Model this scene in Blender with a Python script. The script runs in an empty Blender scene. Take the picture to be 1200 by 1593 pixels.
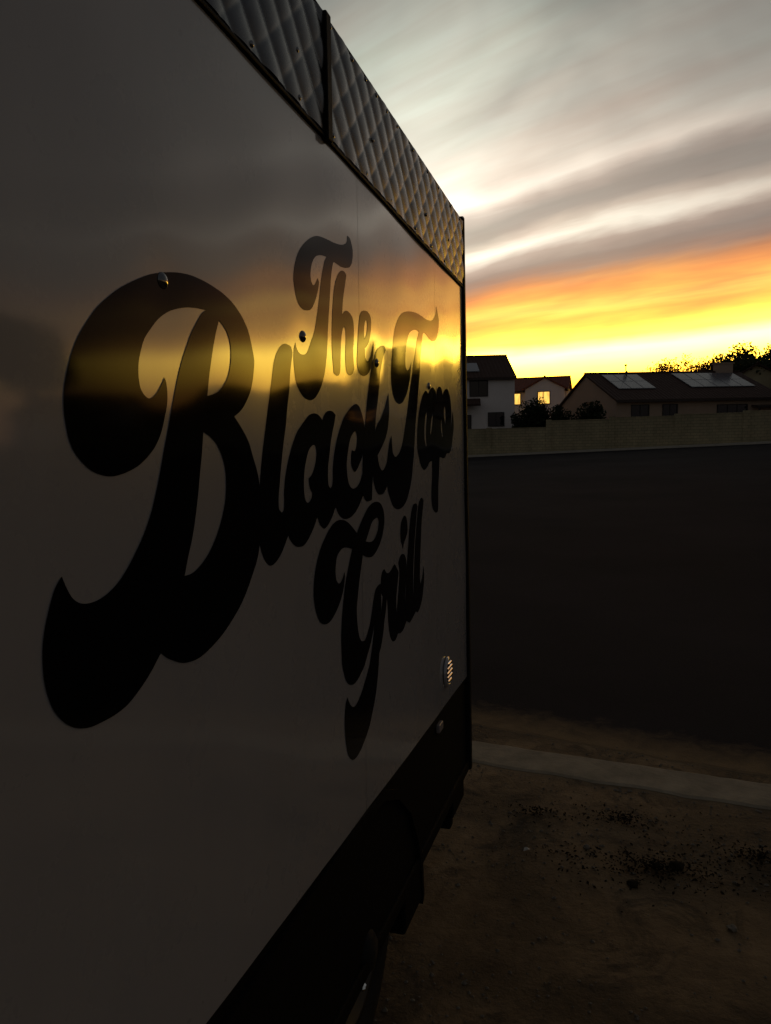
import bpy, bmesh, math, random
from mathutils import Vector, Matrix
from mathutils.geometry import delaunay_2d_cdt
from mathutils import noise as mnoise

random.seed(7)
R = math.radians
scene = bpy.context.scene
COL = scene.collection

# ------------------------------------------------------------------ camera
cam_data = bpy.data.cameras.new("camera")
cam = bpy.data.objects.new("camera", cam_data)
COL.objects.link(cam)
cam_data.sensor_fit = 'VERTICAL'
cam_data.sensor_height = 36.0
cam_data.lens = 36.0 * 1200.0 / 1593.0
cam_data.clip_start = 0.05
cam_data.clip_end = 5000
cam.matrix_world = (Matrix.Translation((0, 0, 1.65)) @ Matrix.Rotation(R(17.0), 4, 'Z')
                    @ Matrix.Rotation(R(90 - 5.6), 4, 'X') @ Matrix.Rotation(R(-1.4), 4, 'Z'))
scene.camera = cam

# ------------------------------------------------------------------ exposure
vs = scene.view_settings
vs.view_transform = 'Standard'
vs.look = 'None'
vs.exposure = 0.0
vs.gamma = 1.0

# ------------------------------------------------------------------ sky
SUN_AZ, SUN_EL = R(-5.0), R(1.3)
world = bpy.data.worlds.new("World")
scene.world = world
world.use_nodes = True
NT = world.node_tree
NT.nodes.clear()


class G:
    """tiny helper for building node graphs"""
    def __init__(s, nt):
        s.nt = nt

    def node(s, typ, **kw):
        n = s.nt.nodes.new(typ)
        for k, v in kw.items():
            setattr(n, k, v)
        return n

    def put(s, sock, v):
        if hasattr(v, 'is_output'):
            s.nt.links.new(v, sock)
        else:
            sock.default_value = v

    def m(s, op, a, b=0.0, c=0.0, clamp=False):
        n = s.node('ShaderNodeMath', operation=op, use_clamp=clamp)
        s.put(n.inputs[0], a); s.put(n.inputs[1], b); s.put(n.inputs[2], c)
        return n.outputs[0]

    def vm(s, op, a, b=(0, 0, 0)):
        n = s.node('ShaderNodeVectorMath', operation=op)
        s.put(n.inputs[0], a); s.put(n.inputs[1], b)
        return n.outputs['Value'] if op in ('DOT_PRODUCT', 'LENGTH') else n.outputs[0]

    def xyz(s, x, y, z):
        n = s.node('ShaderNodeCombineXYZ')
        s.put(n.inputs[0], x); s.put(n.inputs[1], y); s.put(n.inputs[2], z)
        return n.outputs[0]

    def noise(s, vec, scale=1.0, detail=3.0, rough=0.5, dist=0.0):
        n = s.node('ShaderNodeTexNoise')
        s.put(n.inputs['Vector'], vec)
        n.inputs['Scale'].default_value = scale
        n.inputs['Detail'].default_value = detail
        n.inputs['Roughness'].default_value = rough
        n.inputs['Distortion'].default_value = dist
        return n.outputs['Fac']

    def ramp(s, fac, stops, interp='LINEAR'):
        n = s.node('ShaderNodeValToRGB')
        cr = n.color_ramp
        cr.interpolation = interp
        while len(cr.elements) < len(stops):
            cr.elements.new(0.5)
        for e, (p, c) in zip(cr.elements, stops):
            e.position = p
        for e, (p, c) in zip(cr.elements, stops):
            e.color = (*c, 1) if len(c) == 3 else c
        s.put(n.inputs[0], fac)
        return n.outputs[0]

    def mix(s, fac, a, b, mode='MIX'):
        n = s.node('ShaderNodeMix', data_type='RGBA', blend_type=mode)
        s.put(n.inputs[0], fac)
        s.put(n.inputs[6], a if hasattr(a, 'is_output') else (*a, 1))
        s.put(n.inputs[7], b if hasattr(b, 'is_output') else (*b, 1))
        return n.outputs[2]


def build_sky():
    g = G(NT)
    d = g.vm('NORMALIZE', g.node('ShaderNodeTexCoord').outputs['Generated'])
    sep = g.node('ShaderNodeSeparateXYZ'); g.put(sep.inputs[0], d)
    z = g.m('MAXIMUM', sep.outputs[2], 0.0)
    # high stratus lies in long parallel bands on a flat layer: 'across' climbs from the
    # horizon through the zenith, 'along' runs down the length of a band
    nx, ny = 0.5, 0.866
    nd = g.vm('DOT_PRODUCT', d, (nx, ny, 0))
    td = g.vm('DOT_PRODUCT', d, (ny, -nx, 0))
    across = g.m('ARCTAN2', z, nd)
    along = g.m('ARCSINE', td)
    w1 = g.noise(g.xyz(g.m('MULTIPLY', along, 4.0), g.m('MULTIPLY', across, 5.0), 0.3), 1.0, 4, 0.55, 0.4)
    w2 = g.noise(g.xyz(g.m('MULTIPLY', along, 5.0), g.m('MULTIPLY', across, 26.0), 4.7), 1.0, 5, 0.6, 0.3)
    wob = g.m('ADD', g.m('MULTIPLY', g.m('SUBTRACT', w1, 0.5), 0.040),
              g.m('MULTIPLY', g.m('SUBTRACT', w2, 0.5), 0.026))
    # the wobble dies out towards the horizon
    wob = g.m('MULTIPLY', wob, g.m('MINIMUM', g.m('MULTIPLY', across, 5.0), 1.0))
    # the banks of cloud come down lower further round to the right
    az = g.m('ARCTAN2', sep.outputs[0], sep.outputs[1])
    mr = g.node('ShaderNodeMapRange', interpolation_type='SMOOTHSTEP')
    g.put(mr.inputs[0], az)
    mr.inputs[1].default_value = R(12); mr.inputs[2].default_value = R(34)
    mr.inputs[3].default_value = 1.0; mr.inputs[4].default_value = 1.15
    s = g.m('ADD', g.m('MULTIPLY', across, mr.outputs[0]), wob)
    fac = g.m('DIVIDE', s, R(54))
    K = 15.0
    deg = [
        (0.0, (2.2, .70, .003)), (2.0, (2.6, .90, .008)), (4.0, (3.8, 1.45, .05)), (5.6, (10.5, 5.9, .42)), (6.7, (14.0, 8.2, .85)), (7.8, (4.4, 1.75, .16)),
        (8.9, (2.1, .88, .05)), (9.7, (1.70, .62, .035)), (10.4, (1.75, .74, .08)), (11.2, (1.40, .52, .04)), (12.0, (1.05, .33, .03)), (12.8, (.60, .21, .05)),
        (13.5, (.33, .185, .12)), (14.3, (.26, .20, .16)), (15.2, (.42, .33, .26)), (16.1, (1.05, .94, .76)),
        (16.9, (.60, .50, .39)), (17.8, (.33, .285, .23)), (18.7, (.29, .255, .205)), (19.6, (.42, .36, .29)),
        (20.7, (.80, .71, .58)), (22.2, (.52, .46, .37)), (25.0, (.40, .37, .30)), (29.0, (.38, .37, .30)),
        (35.0, (.28, .285, .23)), (42.0, (.18, .187, .155)), (54.0, (.10, .103, .09))]
    base = g.ramp(fac, [(p / 54.0, tuple(c / K for c in col)) for p, col in deg])
    base = g.vm('MULTIPLY', base, (K, K, K))
    # fine streaks
    st = g.noise(g.xyz(g.m('MULTIPLY', along, 4.0), g.m('MULTIPLY', across, 34.0), 9.0), 1.0, 4, 0.55, 0.2)
    gold = g.m('SUBTRACT', 1.0, g.m('MULTIPLY', g.m('ABSOLUTE', g.m('SUBTRACT', across, R(10.5))), 1 / R(4.5)), clamp=True)
    st = g.m('ADD', 1.0, g.m('MULTIPLY', g.m('SUBTRACT', st, 0.5), g.m('ADD', 0.30, g.m('MULTIPLY', gold, 1.1))))
    # brightness falls away from the place where the sun goes down
    S = Vector((math.sin(SUN_AZ + R(6)) * math.cos(R(4)), math.cos(SUN_AZ + R(6)) * math.cos(R(4)), math.sin(R(4))))
    c = g.vm('DOT_PRODUCT', d, tuple(S))
    S2 = Vector((math.sin(R(-10)) * math.cos(R(12)), math.cos(R(-10)) * math.cos(R(12)), math.sin(R(12))))
    wide = g.m('POWER', g.m('MULTIPLY', g.m('ADD', g.vm('DOT_PRODUCT', d, tuple(S2)), 1.0), 0.5), 20.0)
    narrow = g.m('ADD', g.m('MULTIPLY', g.m('POWER', g.m('MAXIMUM', c, 0.0), 10.5), 0.97), 0.03)
    low = g.m('MULTIPLY', g.m('SUBTRACT', R(17), across), 7.0, clamp=True)
    fall = g.m('ADD', g.m('MULTIPLY', narrow, low), g.m('MULTIPLY', wide, g.m('SUBTRACT', 1.0, low)))
    # thin bright veil of cloud above the sunset
    Lb = Vector((math.sin(R(-18)) * math.cos(R(17)), math.cos(R(-18)) * math.cos(R(17)), math.sin(R(17))))
    lobe = g.m('POWER', g.m('MAXIMUM', g.vm('DOT_PRODUCT', d, tuple(Lb)), 0.0), 34.0)
    hi = g.m('MULTIPLY', g.m('SUBTRACT', across, R(13)), 6.0, clamp=True)
    lift = g.m('ADD', 1.0, g.m('MULTIPLY', g.m('MULTIPLY', lobe, hi), 1.25))
    bl = g.noise(g.xyz(g.m('MULTIPLY', along, 4.5), g.m('MULTIPLY', across, 6.0), 2.0), 1.0, 3, 0.5, 0.5)
    bl = g.m('ADD', 1.0, g.m('MULTIPLY', g.m('SUBTRACT', bl, 0.5), g.m('MULTIPLY', hi, 1.25)))
    k = g.m('MULTIPLY', g.m('MULTIPLY', g.m('MULTIPLY', st, bl), fall), lift)
    col = g.vm('MULTIPLY', g.vm('MULTIPLY', base, g.xyz(k, k, k)), g.xyz(1.0, g.m('POWER', st, 0.7), st))
    tn = g.noise(g.xyz(g.m('MULTIPLY', along, 3.0), g.m('MULTIPLY', across, 8.0), 14.0), 1.0, 3, 0.5, 0.5)
    col = g.vm('MULTIPLY', col, g.ramp(tn, [(.32, (.93, 1.0, .97)), (.5, (1.0, 1.0, 1.0)), (.68, (1.0, .93, .91))]))
    # even grey dusk over the rest of the sky
    col = g.vm('ADD', col, (.058, .058, .063))
    sky = g.node('ShaderNodeTexSky', sky_type='NISHITA', sun_disc=False)
    sky.sun_elevation = SUN_EL
    sky.sun_rotation = SUN_AZ
    bg1 = g.node('ShaderNodeBackground'); g.put(bg1.inputs[0], sky.outputs[0]); bg1.inputs[1].default_value = 0.02
    bg2 = g.node('ShaderNodeBackground'); g.put(bg2.inputs[0], col); bg2.inputs[1].default_value = 1.0
    add = g.node('ShaderNodeAddShader')
    NT.links.new(bg1.outputs[0], add.inputs[0]); NT.links.new(bg2.outputs[0], add.inputs[1])
    out = g.node('ShaderNodeOutputWorld')
    NT.links.new(add.outputs[0], out.inputs[0])


build_sky()

# ------------------------------------------------------------------ sun (already behind the roofs)
sd = bpy.data.lights.new("sun", 'SUN')
sd.energy = 0.6
sd.angle = R(0.53)
sd.color = (1.0, .62, .28)
sun = bpy.data.objects.new("sun", sd)
COL.objects.link(sun)
sv = Vector((math.sin(SUN_AZ) * math.cos(SUN_EL), math.cos(SUN_AZ) * math.cos(SUN_EL), math.sin(SUN_EL)))
sun.rotation_euler = (-sv).to_track_quat('-Z', 'Y').to_euler()
sun.location = sv * 200


# ------------------------------------------------------------------ materials
def material(name):
    m = bpy.data.materials.new(name)
    m.use_nodes = True
    b = m.node_tree.nodes['Principled BSDF']
    return m, G(m.node_tree), b


def simple(name, col, rough=.6, metal=0.0, ior=1.45, var=.15, vscale=6.0, bump=0.0, bscale=40.0, detail=4, spec=.5):
    m, g, b = material(name)
    tc = g.node('ShaderNodeTexCoord').outputs['Object']
    n = g.noise(tc, vscale, detail, .6)
    f = g.m('ADD', 1 - var, g.m('MULTIPLY', n, 2 * var))
    c = g.vm('MULTIPLY', col, g.xyz(f, f, f))
    g.put(b.inputs['Base Color'], c)
    b.inputs['Roughness'].default_value = rough
    b.inputs['Metallic'].default_value = metal
    b.inputs['IOR'].default_value = ior
    b.inputs['Specular IOR Level'].default_value = spec
    if bump:
        bn = g.node('ShaderNodeBump')
        bn.inputs['Distance'].default_value = bump
        bn.inputs['Strength'].default_value = 1.0
        g.put(bn.inputs['Height'], g.noise(tc, bscale, 5, .65))
        g.put(b.inputs['Normal'], bn.outputs[0])
    return m


def mat_panel():
    m, g, b = material('gloss_white_sheet')
    tc = g.node('ShaderNodeTexCoord').outputs['Object']
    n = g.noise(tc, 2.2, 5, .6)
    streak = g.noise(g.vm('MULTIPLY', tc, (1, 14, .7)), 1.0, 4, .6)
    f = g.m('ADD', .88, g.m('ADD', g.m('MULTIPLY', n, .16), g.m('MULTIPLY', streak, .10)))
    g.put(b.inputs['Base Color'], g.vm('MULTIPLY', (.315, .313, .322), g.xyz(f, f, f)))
    r = g.noise(tc, 5.0, 6, .65)
    g.put(b.inputs['Roughness'], g.m('ADD', .22, g.m('MULTIPLY', r, .12)))
    b.inputs['Metallic'].default_value = .03
    b.inputs['Specular IOR Level'].default_value = .12
    b.inputs['IOR'].default_value = 1.5
    b.inputs['Coat Weight'].default_value = 1.0
    b.inputs['Coat IOR'].default_value = 1.78
    g.put(b.inputs['Coat Roughness'], g.m('ADD', .03, g.m('MULTIPLY', r, .085)))
    return m


def mat_vinyl():
    m, g, b = material('black_vinyl')
    tc = g.node('ShaderNodeTexCoord').outputs['Object']
    r = g.noise(tc, 5.0, 6, .65)
    b.inputs['Base Color'].default_value = (.004, .004, .0045, 1)
    g.put(b.inputs['Roughness'], g.m('ADD', .03, g.m('MULTIPLY', r, .08)))
    b.inputs['IOR'].default_value = 1.19
    return m


def mat_ground():
    m, g, b = material('dirt')
    tc = g.node('ShaderNodeTexCoord').outputs['Object']
    n1 = g.noise(tc, 1.1, 6, .65, .6)
    n2 = g.noise(tc, 14.0, 6, .7)
    col = g.ramp(n1, [(.30, (.046, .031, .017)), (.45, (.125, .084, .044)), (.58, (.21, .140, .073)), (.72, (.27, .19, .108))])
    patch = g.noise(tc, 3.1, 6, .7, 1.2)
    pf = g.ramp(patch, [(.52, (0, 0, 0)), (.66, (1, 1, 1))])
    col = g.mix(g.m('MULTIPLY', pf, .75), col, (.030, .024, .016))
    f = g.m('ADD', .55, g.m('MULTIPLY', n2, .9))
    g.put(b.inputs['Base Color'], g.vm('MULTIPLY', col, g.xyz(f, f, f)))
    b.inputs['Roughness'].default_value = .95
    b.inputs['Specular IOR Level'].default_value = .2
    bn = g.node('ShaderNodeBump'); bn.inputs['Distance'].default_value = .02
    g.put(bn.inputs['Height'], g.m('ADD', g.noise(tc, 9, 8, .7), g.m('MULTIPLY', g.noise(tc, 60, 5, .7), .35)))
    g.put(b.inputs['Normal'], bn.outputs[0])
    return m


def mat_asphalt():
    m, g, b = material('asphalt')
    tc = g.node('ShaderNodeTexCoord').outputs['Object']
    n1 = g.noise(tc, .22, 5, .6)
    n2 = g.noise(tc, 90, 3, .7)
    f = g.m('ADD', .15, g.m('ADD', g.m('MULTIPLY', n1, 1.3), g.m('MULTIPLY', n2, .4)))
    sp = g.node('ShaderNodeSeparateXYZ'); g.put(sp.inputs[0], tc)
    # dirt tracked onto the first half metre of road
    dist = g.m('SUBTRACT', sp.outputs[1], g.m('SUBTRACT', 3.98, g.m('MULTIPLY', sp.outputs[0], .235)))
    dn = g.noise(tc, 7.0, 6, .7, .6)
    df = g.m('MULTIPLY', g.m('SUBTRACT', g.m('ADD', .25, g.m('MULTIPLY', dn, .8)), g.m('MULTIPLY', dist, 1.5)), 1.8, clamp=True)
    g.put(b.inputs['Base Color'], g.mix(df, g.vm('MULTIPLY', (.030, .0265, .0265), g.xyz(f, f, f)), (.20, .137, .075)))
    b.inputs['Roughness'].default_value = .95
    b.inputs['Specular IOR Level'].default_value = 0.02
    bn = g.node('ShaderNodeBump'); bn.inputs['Distance'].default_value = .006
    g.put(bn.inputs['Height'], n2)
    g.put(b.inputs['Normal'], bn.outputs[0])
    return m


def mat_blocks():
    m, g, b = material('block_wall_paint')
    tc = g.node('ShaderNodeTexCoord').outputs['Object']
    n = g.noise(tc, .5, 5, .6)
    stain = g.noise(g.vm('MULTIPLY', tc, (1.2, 1, .25)), 1.4, 5, .65)
    f = g.m('ADD', .30, g.m('ADD', g.m('MULTIPLY', n, .7), g.m('MULTIPLY', stain, .75)))
    br = g.node('ShaderNodeTexBrick')
    sep = g.node('ShaderNodeSeparateXYZ'); g.put(sep.inputs[0], tc)
    g.put(br.inputs['Vector'], g.xyz(sep.outputs[0], sep.outputs[2], 0.0))
    br.inputs['Scale'].default_value = 1.0
    br.inputs['Brick Width'].default_value = .4
    br.inputs['Row Height'].default_value = .2
    br.inputs['Mortar Size'].default_value = .012
    br.inputs['Color1'].default_value = (.29, .25, .145, 1)
    br.inputs['Color2'].default_value = (.35, .285, .165, 1)
    br.inputs['Mortar'].default_value = (.22, .19, .115, 1)
    g.put(b.inputs['Base Color'], g.vm('MULTIPLY', br.outputs[0], g.xyz(f, f, f)))
    b.inputs['Roughness'].default_value = .9
    bn = g.node('ShaderNodeBump'); bn.inputs['Distance'].default_value = .01; bn.invert = True
    g.put(bn.inputs['Height'], br.outputs['Fac'])
    g.put(b.inputs['Normal'], bn.outputs[0])
    return m


def mat_tiles(name, col):
    m, g, b = material(name)
    tc = g.node('ShaderNodeTexCoord').outputs['Object']
    sep = g.node('ShaderNodeSeparateXYZ'); g.put(sep.inputs[0], tc)
    wx = g.m('ABSOLUTE', g.m('SINE', g.m('MULTIPLY', sep.outputs[0], math.pi / .30)))
    row = g.m('FRACT', g.m('MULTIPLY', sep.outputs[2], 1 / .16))
    n = g.noise(tc, 2.5, 5, .7)
    f = g.m('ADD', .55, g.m('MULTIPLY', n, .9))
    g.put(b.inputs['Base Color'], g.vm('MULTIPLY', col, g.xyz(f, f, f)))
    b.inputs['Roughness'].default_value = .85
    b.inputs['Specular IOR Level'].default_value = .25
    bn = g.node('ShaderNodeBump'); bn.inputs['Distance'].default_value = .05
    g.put(bn.inputs['Height'], g.m('ADD', wx, g.m('MULTIPLY', row, .7)))
    g.put(b.inputs['Normal'], bn.outputs[0])
    return m


def mat_quilt():
    m, g, b = material('quilted_steel')
    tc = g.node('ShaderNodeTexCoord').outputs['Object']
    n = g.noise(tc, 5, 5, .6)
    f = g.m('ADD', .35, g.m('MULTIPLY', n, 1.3))
    g.put(b.inputs['Base Color'], g.vm('MULTIPLY', (.078, .083, .090), g.xyz(f, f, f)))
    b.inputs['Metallic'].default_value = .95
    g.put(b.inputs['Roughness'], g.m('ADD', .18, g.m('MULTIPLY', g.noise(tc, 22, 5, .7), .20)))
    return m


def mat_lit(name, col, s):
    m, g, b = material(name)
    tc = g.node('ShaderNodeTexCoord').outputs['Object']
    n = g.noise(g.vm('MULTIPLY', tc, (4.5, 1, .8)), 1.0, 3, .6)
    f = g.m('ADD', -.35, g.m('MULTIPLY', n, 2.7))
    b.inputs['Base Color'].default_value = (.05, .05, .05, 1)
    g.put(b.inputs['Emission Color'], g.vm('MULTIPLY', col, g.xyz(f, f, f)))
    b.inputs['Emission Strength'].default_value = s
    return m


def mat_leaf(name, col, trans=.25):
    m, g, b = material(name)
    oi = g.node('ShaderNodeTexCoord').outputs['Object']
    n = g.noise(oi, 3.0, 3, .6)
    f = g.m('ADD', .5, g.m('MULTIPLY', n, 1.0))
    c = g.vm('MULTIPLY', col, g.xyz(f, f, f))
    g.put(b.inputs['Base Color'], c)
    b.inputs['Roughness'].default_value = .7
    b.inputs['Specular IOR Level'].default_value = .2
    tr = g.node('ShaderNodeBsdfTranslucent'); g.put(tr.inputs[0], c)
    mx = g.node('ShaderNodeMixShader'); mx.inputs[0].default_value = trans
    nt = m.node_tree
    nt.links.new(b.outputs[0], mx.inputs[1]); nt.links.new(tr.outputs[0], mx.inputs[2])
    nt.links.new(mx.outputs[0], nt.nodes['Material Output'].inputs[0])
    return m


M = dict(
    panel=mat_panel(), vinyl=mat_vinyl(), dirt=mat_ground(), asphalt=mat_asphalt(), block=mat_blocks(), quilt=mat_quilt(),
    black=simple('black_trim', (.007, .007, .007), .6, var=.3, bump=.0006, bscale=120, spec=.1),
    stud=simple('dark_stud', (.02, .02, .02), .10, var=.1, ior=2.2),
    skirt=simple('black_skirt', (.006, .006, .006), .7, var=.3, bump=.001, bscale=60, spec=.06),
    body=simple('trailer_body', (.42, .41, .39), .4, var=.1),
    chrome=simple('chrome', (.80, .79, .77), .09, metal=1.0, var=.05),
    rivet=simple('rivet_steel', (.20, .20, .20), .22, metal=1.0, var=.2),
    rubber=simple('tyre_rubber', (.012, .012, .012), .8, var=.25, bump=.001, bscale=80, spec=.2),
    rim=simple('painted_rim', (.012, .012, .012), .5, metal=.1, var=.2),
    reflector=simple('reflector_plastic', (.22, .19, .18), .35, var=.1),
    concrete=simple('concrete', (.25, .205, .14), .9, var=.7, vscale=6, bump=.004, bscale=50, spec=.2),
    pavement=simple('pavement_concrete', (.42, .38, .31), .9, var=.2, vscale=1.0, bump=.003, bscale=30, spec=.2),
    stucco=simple('stucco_pale', (.80, .74, .70), .9, var=.12, vscale=1.0, bump=.01, bscale=30, spec=.2),
    stucco_tan=simple('stucco_tan', (.42, .31, .23), .9, var=.12, vscale=1.0, bump=.01, bscale=30, spec=.2),
    stucco_yellow=simple('stucco_yellow', (.42, .36, .22), .9, var=.12, vscale=1.0, bump=.01, bscale=30, spec=.2),
    tile_brown=mat_tiles('tile_brown', (.065, .036, .026)),
    tile_red=mat_tiles('tile_red', (.21, .075, .045)),
    fascia=simple('dark_fascia', (.05, .035, .028), .7, var=.2),
    frame=simple('window_frame', (.035, .03, .028), .6, var=.1),
    glass=simple('dark_window_glass', (.006, .006, .008), .06, var=.2, ior=1.5),
    lit=mat_lit('lit_window', (1.0, .55, .10), 1.35),
    solar=simple('solar_cell', (.10, .103, .122), .25, var=.15, vscale=3, ior=1.9),  # base colour lightened to stand in for reflected sky
    solar_frame=simple('solar_frame', (.16, .16, .17), .4, metal=.3, var=.1),
    pipe=simple('vent_pipe', (.05, .045, .04), .6, var=.2),
    bark=simple('bark', (.045, .032, .022), .95, var=.4, vscale=8, bump=.01, bscale=25, spec=.1),
    leaf=mat_leaf('leaf_dark', (.035, .045, .018)),
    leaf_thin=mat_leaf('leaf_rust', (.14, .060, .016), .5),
    shrub=mat_leaf('leaf_shrub', (.025, .034, .014), .15),
    dry=simple('dry_leaf', (.024, .017, .010), .95, var=.5, spec=.1),
    stone=simple('stone', (.17, .145, .11), .9, var=.35, vscale=20, bump=.002, bscale=90, spec=.2),
    litter=simple('pale_paper', (.62, .58, .52), .7, var=.1),
)


# ------------------------------------------------------------------ mesh helpers
def link(o, parent=None):
    COL.objects.link(o)
    if parent is not None:
        o.parent = parent
    return o


def mesh_obj(name, verts, faces, mat, parent=None, smooth=False, normals=None):
    me = bpy.data.meshes.new(name)
    me.from_pydata([tuple(v) for v in verts], [], faces)
    me.update()
    me.materials.append(mat)
    if smooth:
        for p in me.polygons:
            p.use_smooth = True
    if normals is not None:
        me.normals_split_custom_set_from_vertices([tuple(n) for n in normals])
    return link(bpy.data.objects.new(name, me), parent)


def empty(name, loc, label=None, cat=None, rz=0.0, group=None):
    o = bpy.data.objects.new(name, None)
    o.empty_display_size = .2
    COL.objects.link(o)
    o.location = loc
    o.rotation_euler = (0, 0, rz)
    tag(o, label, cat, group)
    return o


def tag(o, label=None, cat=None, group=None, kind=None):
    if label: o['label'] = label
    if cat: o['category'] = cat
    if group: o['group'] = group
    if kind: o['kind'] = kind
    return o


BOXF = [(0, 3, 2, 1), (4, 5, 6, 7), (0, 1, 5, 4), (1, 2, 6, 5), (2, 3, 7, 6), (3, 0, 4, 7)]


class MB:
    def __init__(s):
        s.v, s.f = [], []

    def add(s, vs_, fs):
        b = len(s.v)
        s.v += [tuple(v) for v in vs_]
        s.f += [tuple(i + b for i in f) for f in fs]
        return s

    def box(s, x0, x1, y0, y1, z0, z1):
        return s.add([(x0, y0, z0), (x1, y0, z0), (x1, y1, z0), (x0, y1, z0), (x0, y0, z1), (x1, y0, z1), (x1, y1, z1), (x0, y1, z1)], BOXF)

    def hexa(s, p):
        return s.add(p, BOXF)

    def tube(s, pts, rad, n=7, cap=True):
        rings = []
        for i, p in enumerate(pts):
            p = Vector(p)
            a = Vector(pts[max(i - 1, 0)]); b = Vector(pts[min(i + 1, len(pts) - 1)])
            t = (b - a).normalized()
            u = t.orthogonal().normalized() if i == 0 else (u - t * u.dot(t)).normalized()
            w = t.cross(u)
            r = rad[i] if isinstance(rad, (list, tuple)) else rad
            rings.append([p + (u * math.cos(2 * math.pi * k / n) + w * math.sin(2 * math.pi * k / n)) * r for k in range(n)])
        vv = [q for r_ in rings for q in r_]
        ff = [(i * n + k, i * n + (k + 1) % n, (i + 1) * n + (k + 1) % n, (i + 1) * n + k) for i in range(len(pts) - 1) for k in range(n)]
        if cap:
            ff.append(tuple(range(n))[::-1]); ff.append(tuple((len(pts) - 1) * n + k for k in range(n)))
        return s.add(vv, ff)

    def lathe_x(s, prof, c, n=28):
        """profile [(x, r)] turned about an axis parallel to x through c"""
        vv = []
        for x, r in prof:
            for k in range(n):
                a = 2 * math.pi * k / n
                vv.append((c[0] + x, c[1] + r * math.cos(a), c[2] + r * math.sin(a)))
        ff = [(i * n + k, i * n + (k + 1) % n, (i + 1) * n + (k + 1) % n, (i + 1) * n + k) for i in range(len(prof) - 1) for k in range(n)]
        return s.add(vv, ff)

    def build(s, name, mat, parent=None, smooth=False):
        return mesh_obj(name, s.v, s.f, mat, parent, smooth)


def bevel(o, w, seg=2):
    md = o.modifiers.new('bevel', 'BEVEL')
    md.width = w
    md.segments = seg
    md.limit_method = 'ANGLE'
    return o


# ------------------------------------------------------------------ terrain
def sm(a, b, x):
    t = min(max((x - a) / (b - a), 0.0), 1.0)
    return t * t * (3 - 2 * t)


def gz(x, y):
    """height of the land: level round the trailer, climbing gently to the right beyond the road"""
    return sm(6, 54, y) * (.30 + .030 * max(min(x, 26), -26))


def sheet(name, xs, yfun, mat, dz, kind='structure', parent=None, dip=False):
    vv, ff = [], []
    ny = len(yfun(xs[0]))
    for x in xs:
        for y in yfun(x):
            vv.append((x, y, gz(x, y) + dz))
    if dip:                       # the near edge sinks under the loose dirt
        for i in range(len(xs)):
            a, b_, c = vv[i * ny]
            vv[i * ny] = (a, b_, c - .014)
    for i in range(len(xs) - 1):
        for j in range(ny - 1):
            ff.append((i * ny + j, (i + 1) * ny + j, (i + 1) * ny + j + 1, i * ny + j + 1))
    o = mesh_obj(name, vv, ff, mat, parent)
    if parent is None:
        o['kind'] = kind
    return o


def axis(lo, hi, fine_lo, fine_hi, step, far):
    a = []
    x = fine_lo
    while x < fine_hi:
        a.append(x); x += step
    a.append(fine_hi)
    l = [lo + (fine_lo - lo) * i / far for i in range(far)]
    r = [fine_hi + (hi - fine_hi) * (i + 1) / far for i in range(far)]
    return l + a + r


GX = axis(-600, 600, -60, 60, 3.0, 9)
GY = axis(-300, 1500, -12, 90, 3.0, 9)
# dirt and asphalt share the same terrain function, the asphalt lies 4 mm above
sheet('ground', GX, lambda x: GY, M['dirt'], 0.0)


def edge_y(x):
    """ragged near edge of the asphalt"""
    return (3.98 - .235 * x * (1 if abs(x) < 4 else 4 / abs(x)) + .05 * mnoise.noise(Vector((x * 1.7, 2.2, 0)))
            + .03 * mnoise.noise(Vector((x * 6.0, 1.0, 0))))


RX = axis(-300, 300, -2.0, 3.0, .08, 0)
RX = [-300, -160, -80, -50, -35, -26, -20, -15, -11, -8, -6, -5, -4, -3] + RX + [4, 5, 6, 8, 11, 15, 20, 26, 35, 50, 80, 160, 300]
FAR_KERB = 55.3


def road_y(x):
    e = edge_y(x)
    return [e, e + .06] + [e + (FAR_KERB - e) * t for t in (.02, .05, .1, .16, .23, .3, .38, .46, .55, .64, .73, .82, .91, 1)]


sheet('road', RX, road_y, M['asphalt'], .004, dip=True)


# near concrete ribbon kerb, cast in lengths
def kerb_line(x):
    return 3.745 - .13 * x


kerb = empty('kerb', (0, 3.7, 0))
kerb['kind'] = 'structure'
x = -9.0
while x < 9:
    x1 = x + 5.99
    hh = .010 + random.uniform(-.003, .003)
    vv, ff = [], []
    n = 104
    for i in range(n + 1):
        xx = x + (x1 - x) * i / n
        e0 = -.135 + .018 * mnoise.noise(Vector((xx * 5, 0, 0))) + .008 * mnoise.noise(Vector((xx * 19, 3, 0)))
        e1 = .135 + .020 * mnoise.noise(Vector((xx * 4, 7, 0))) + .008 * mnoise.noise(Vector((xx * 21, 9, 0)))
        for yy, zz in ((e0 - .01, -.05), (e0, hh - .006), (e0 + .02, hh), (e1 - .02, hh), (e1, hh - .006), (e1 + .01, -.05)):
            vv.append((xx, kerb_line(xx) + yy - 3.7, zz))
    for i in range(n):
        for k in range(5):
            q = i * 6 + k
            ff.append((q, q + 6, q + 7, q + 1))
    ff += [tuple(range(6)), tuple(n * 6 + k for k in range(5, -1, -1))]
    mesh_obj('kerb_stone', vv, ff, M['concrete'], kerb)
    x += 6.0

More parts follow.
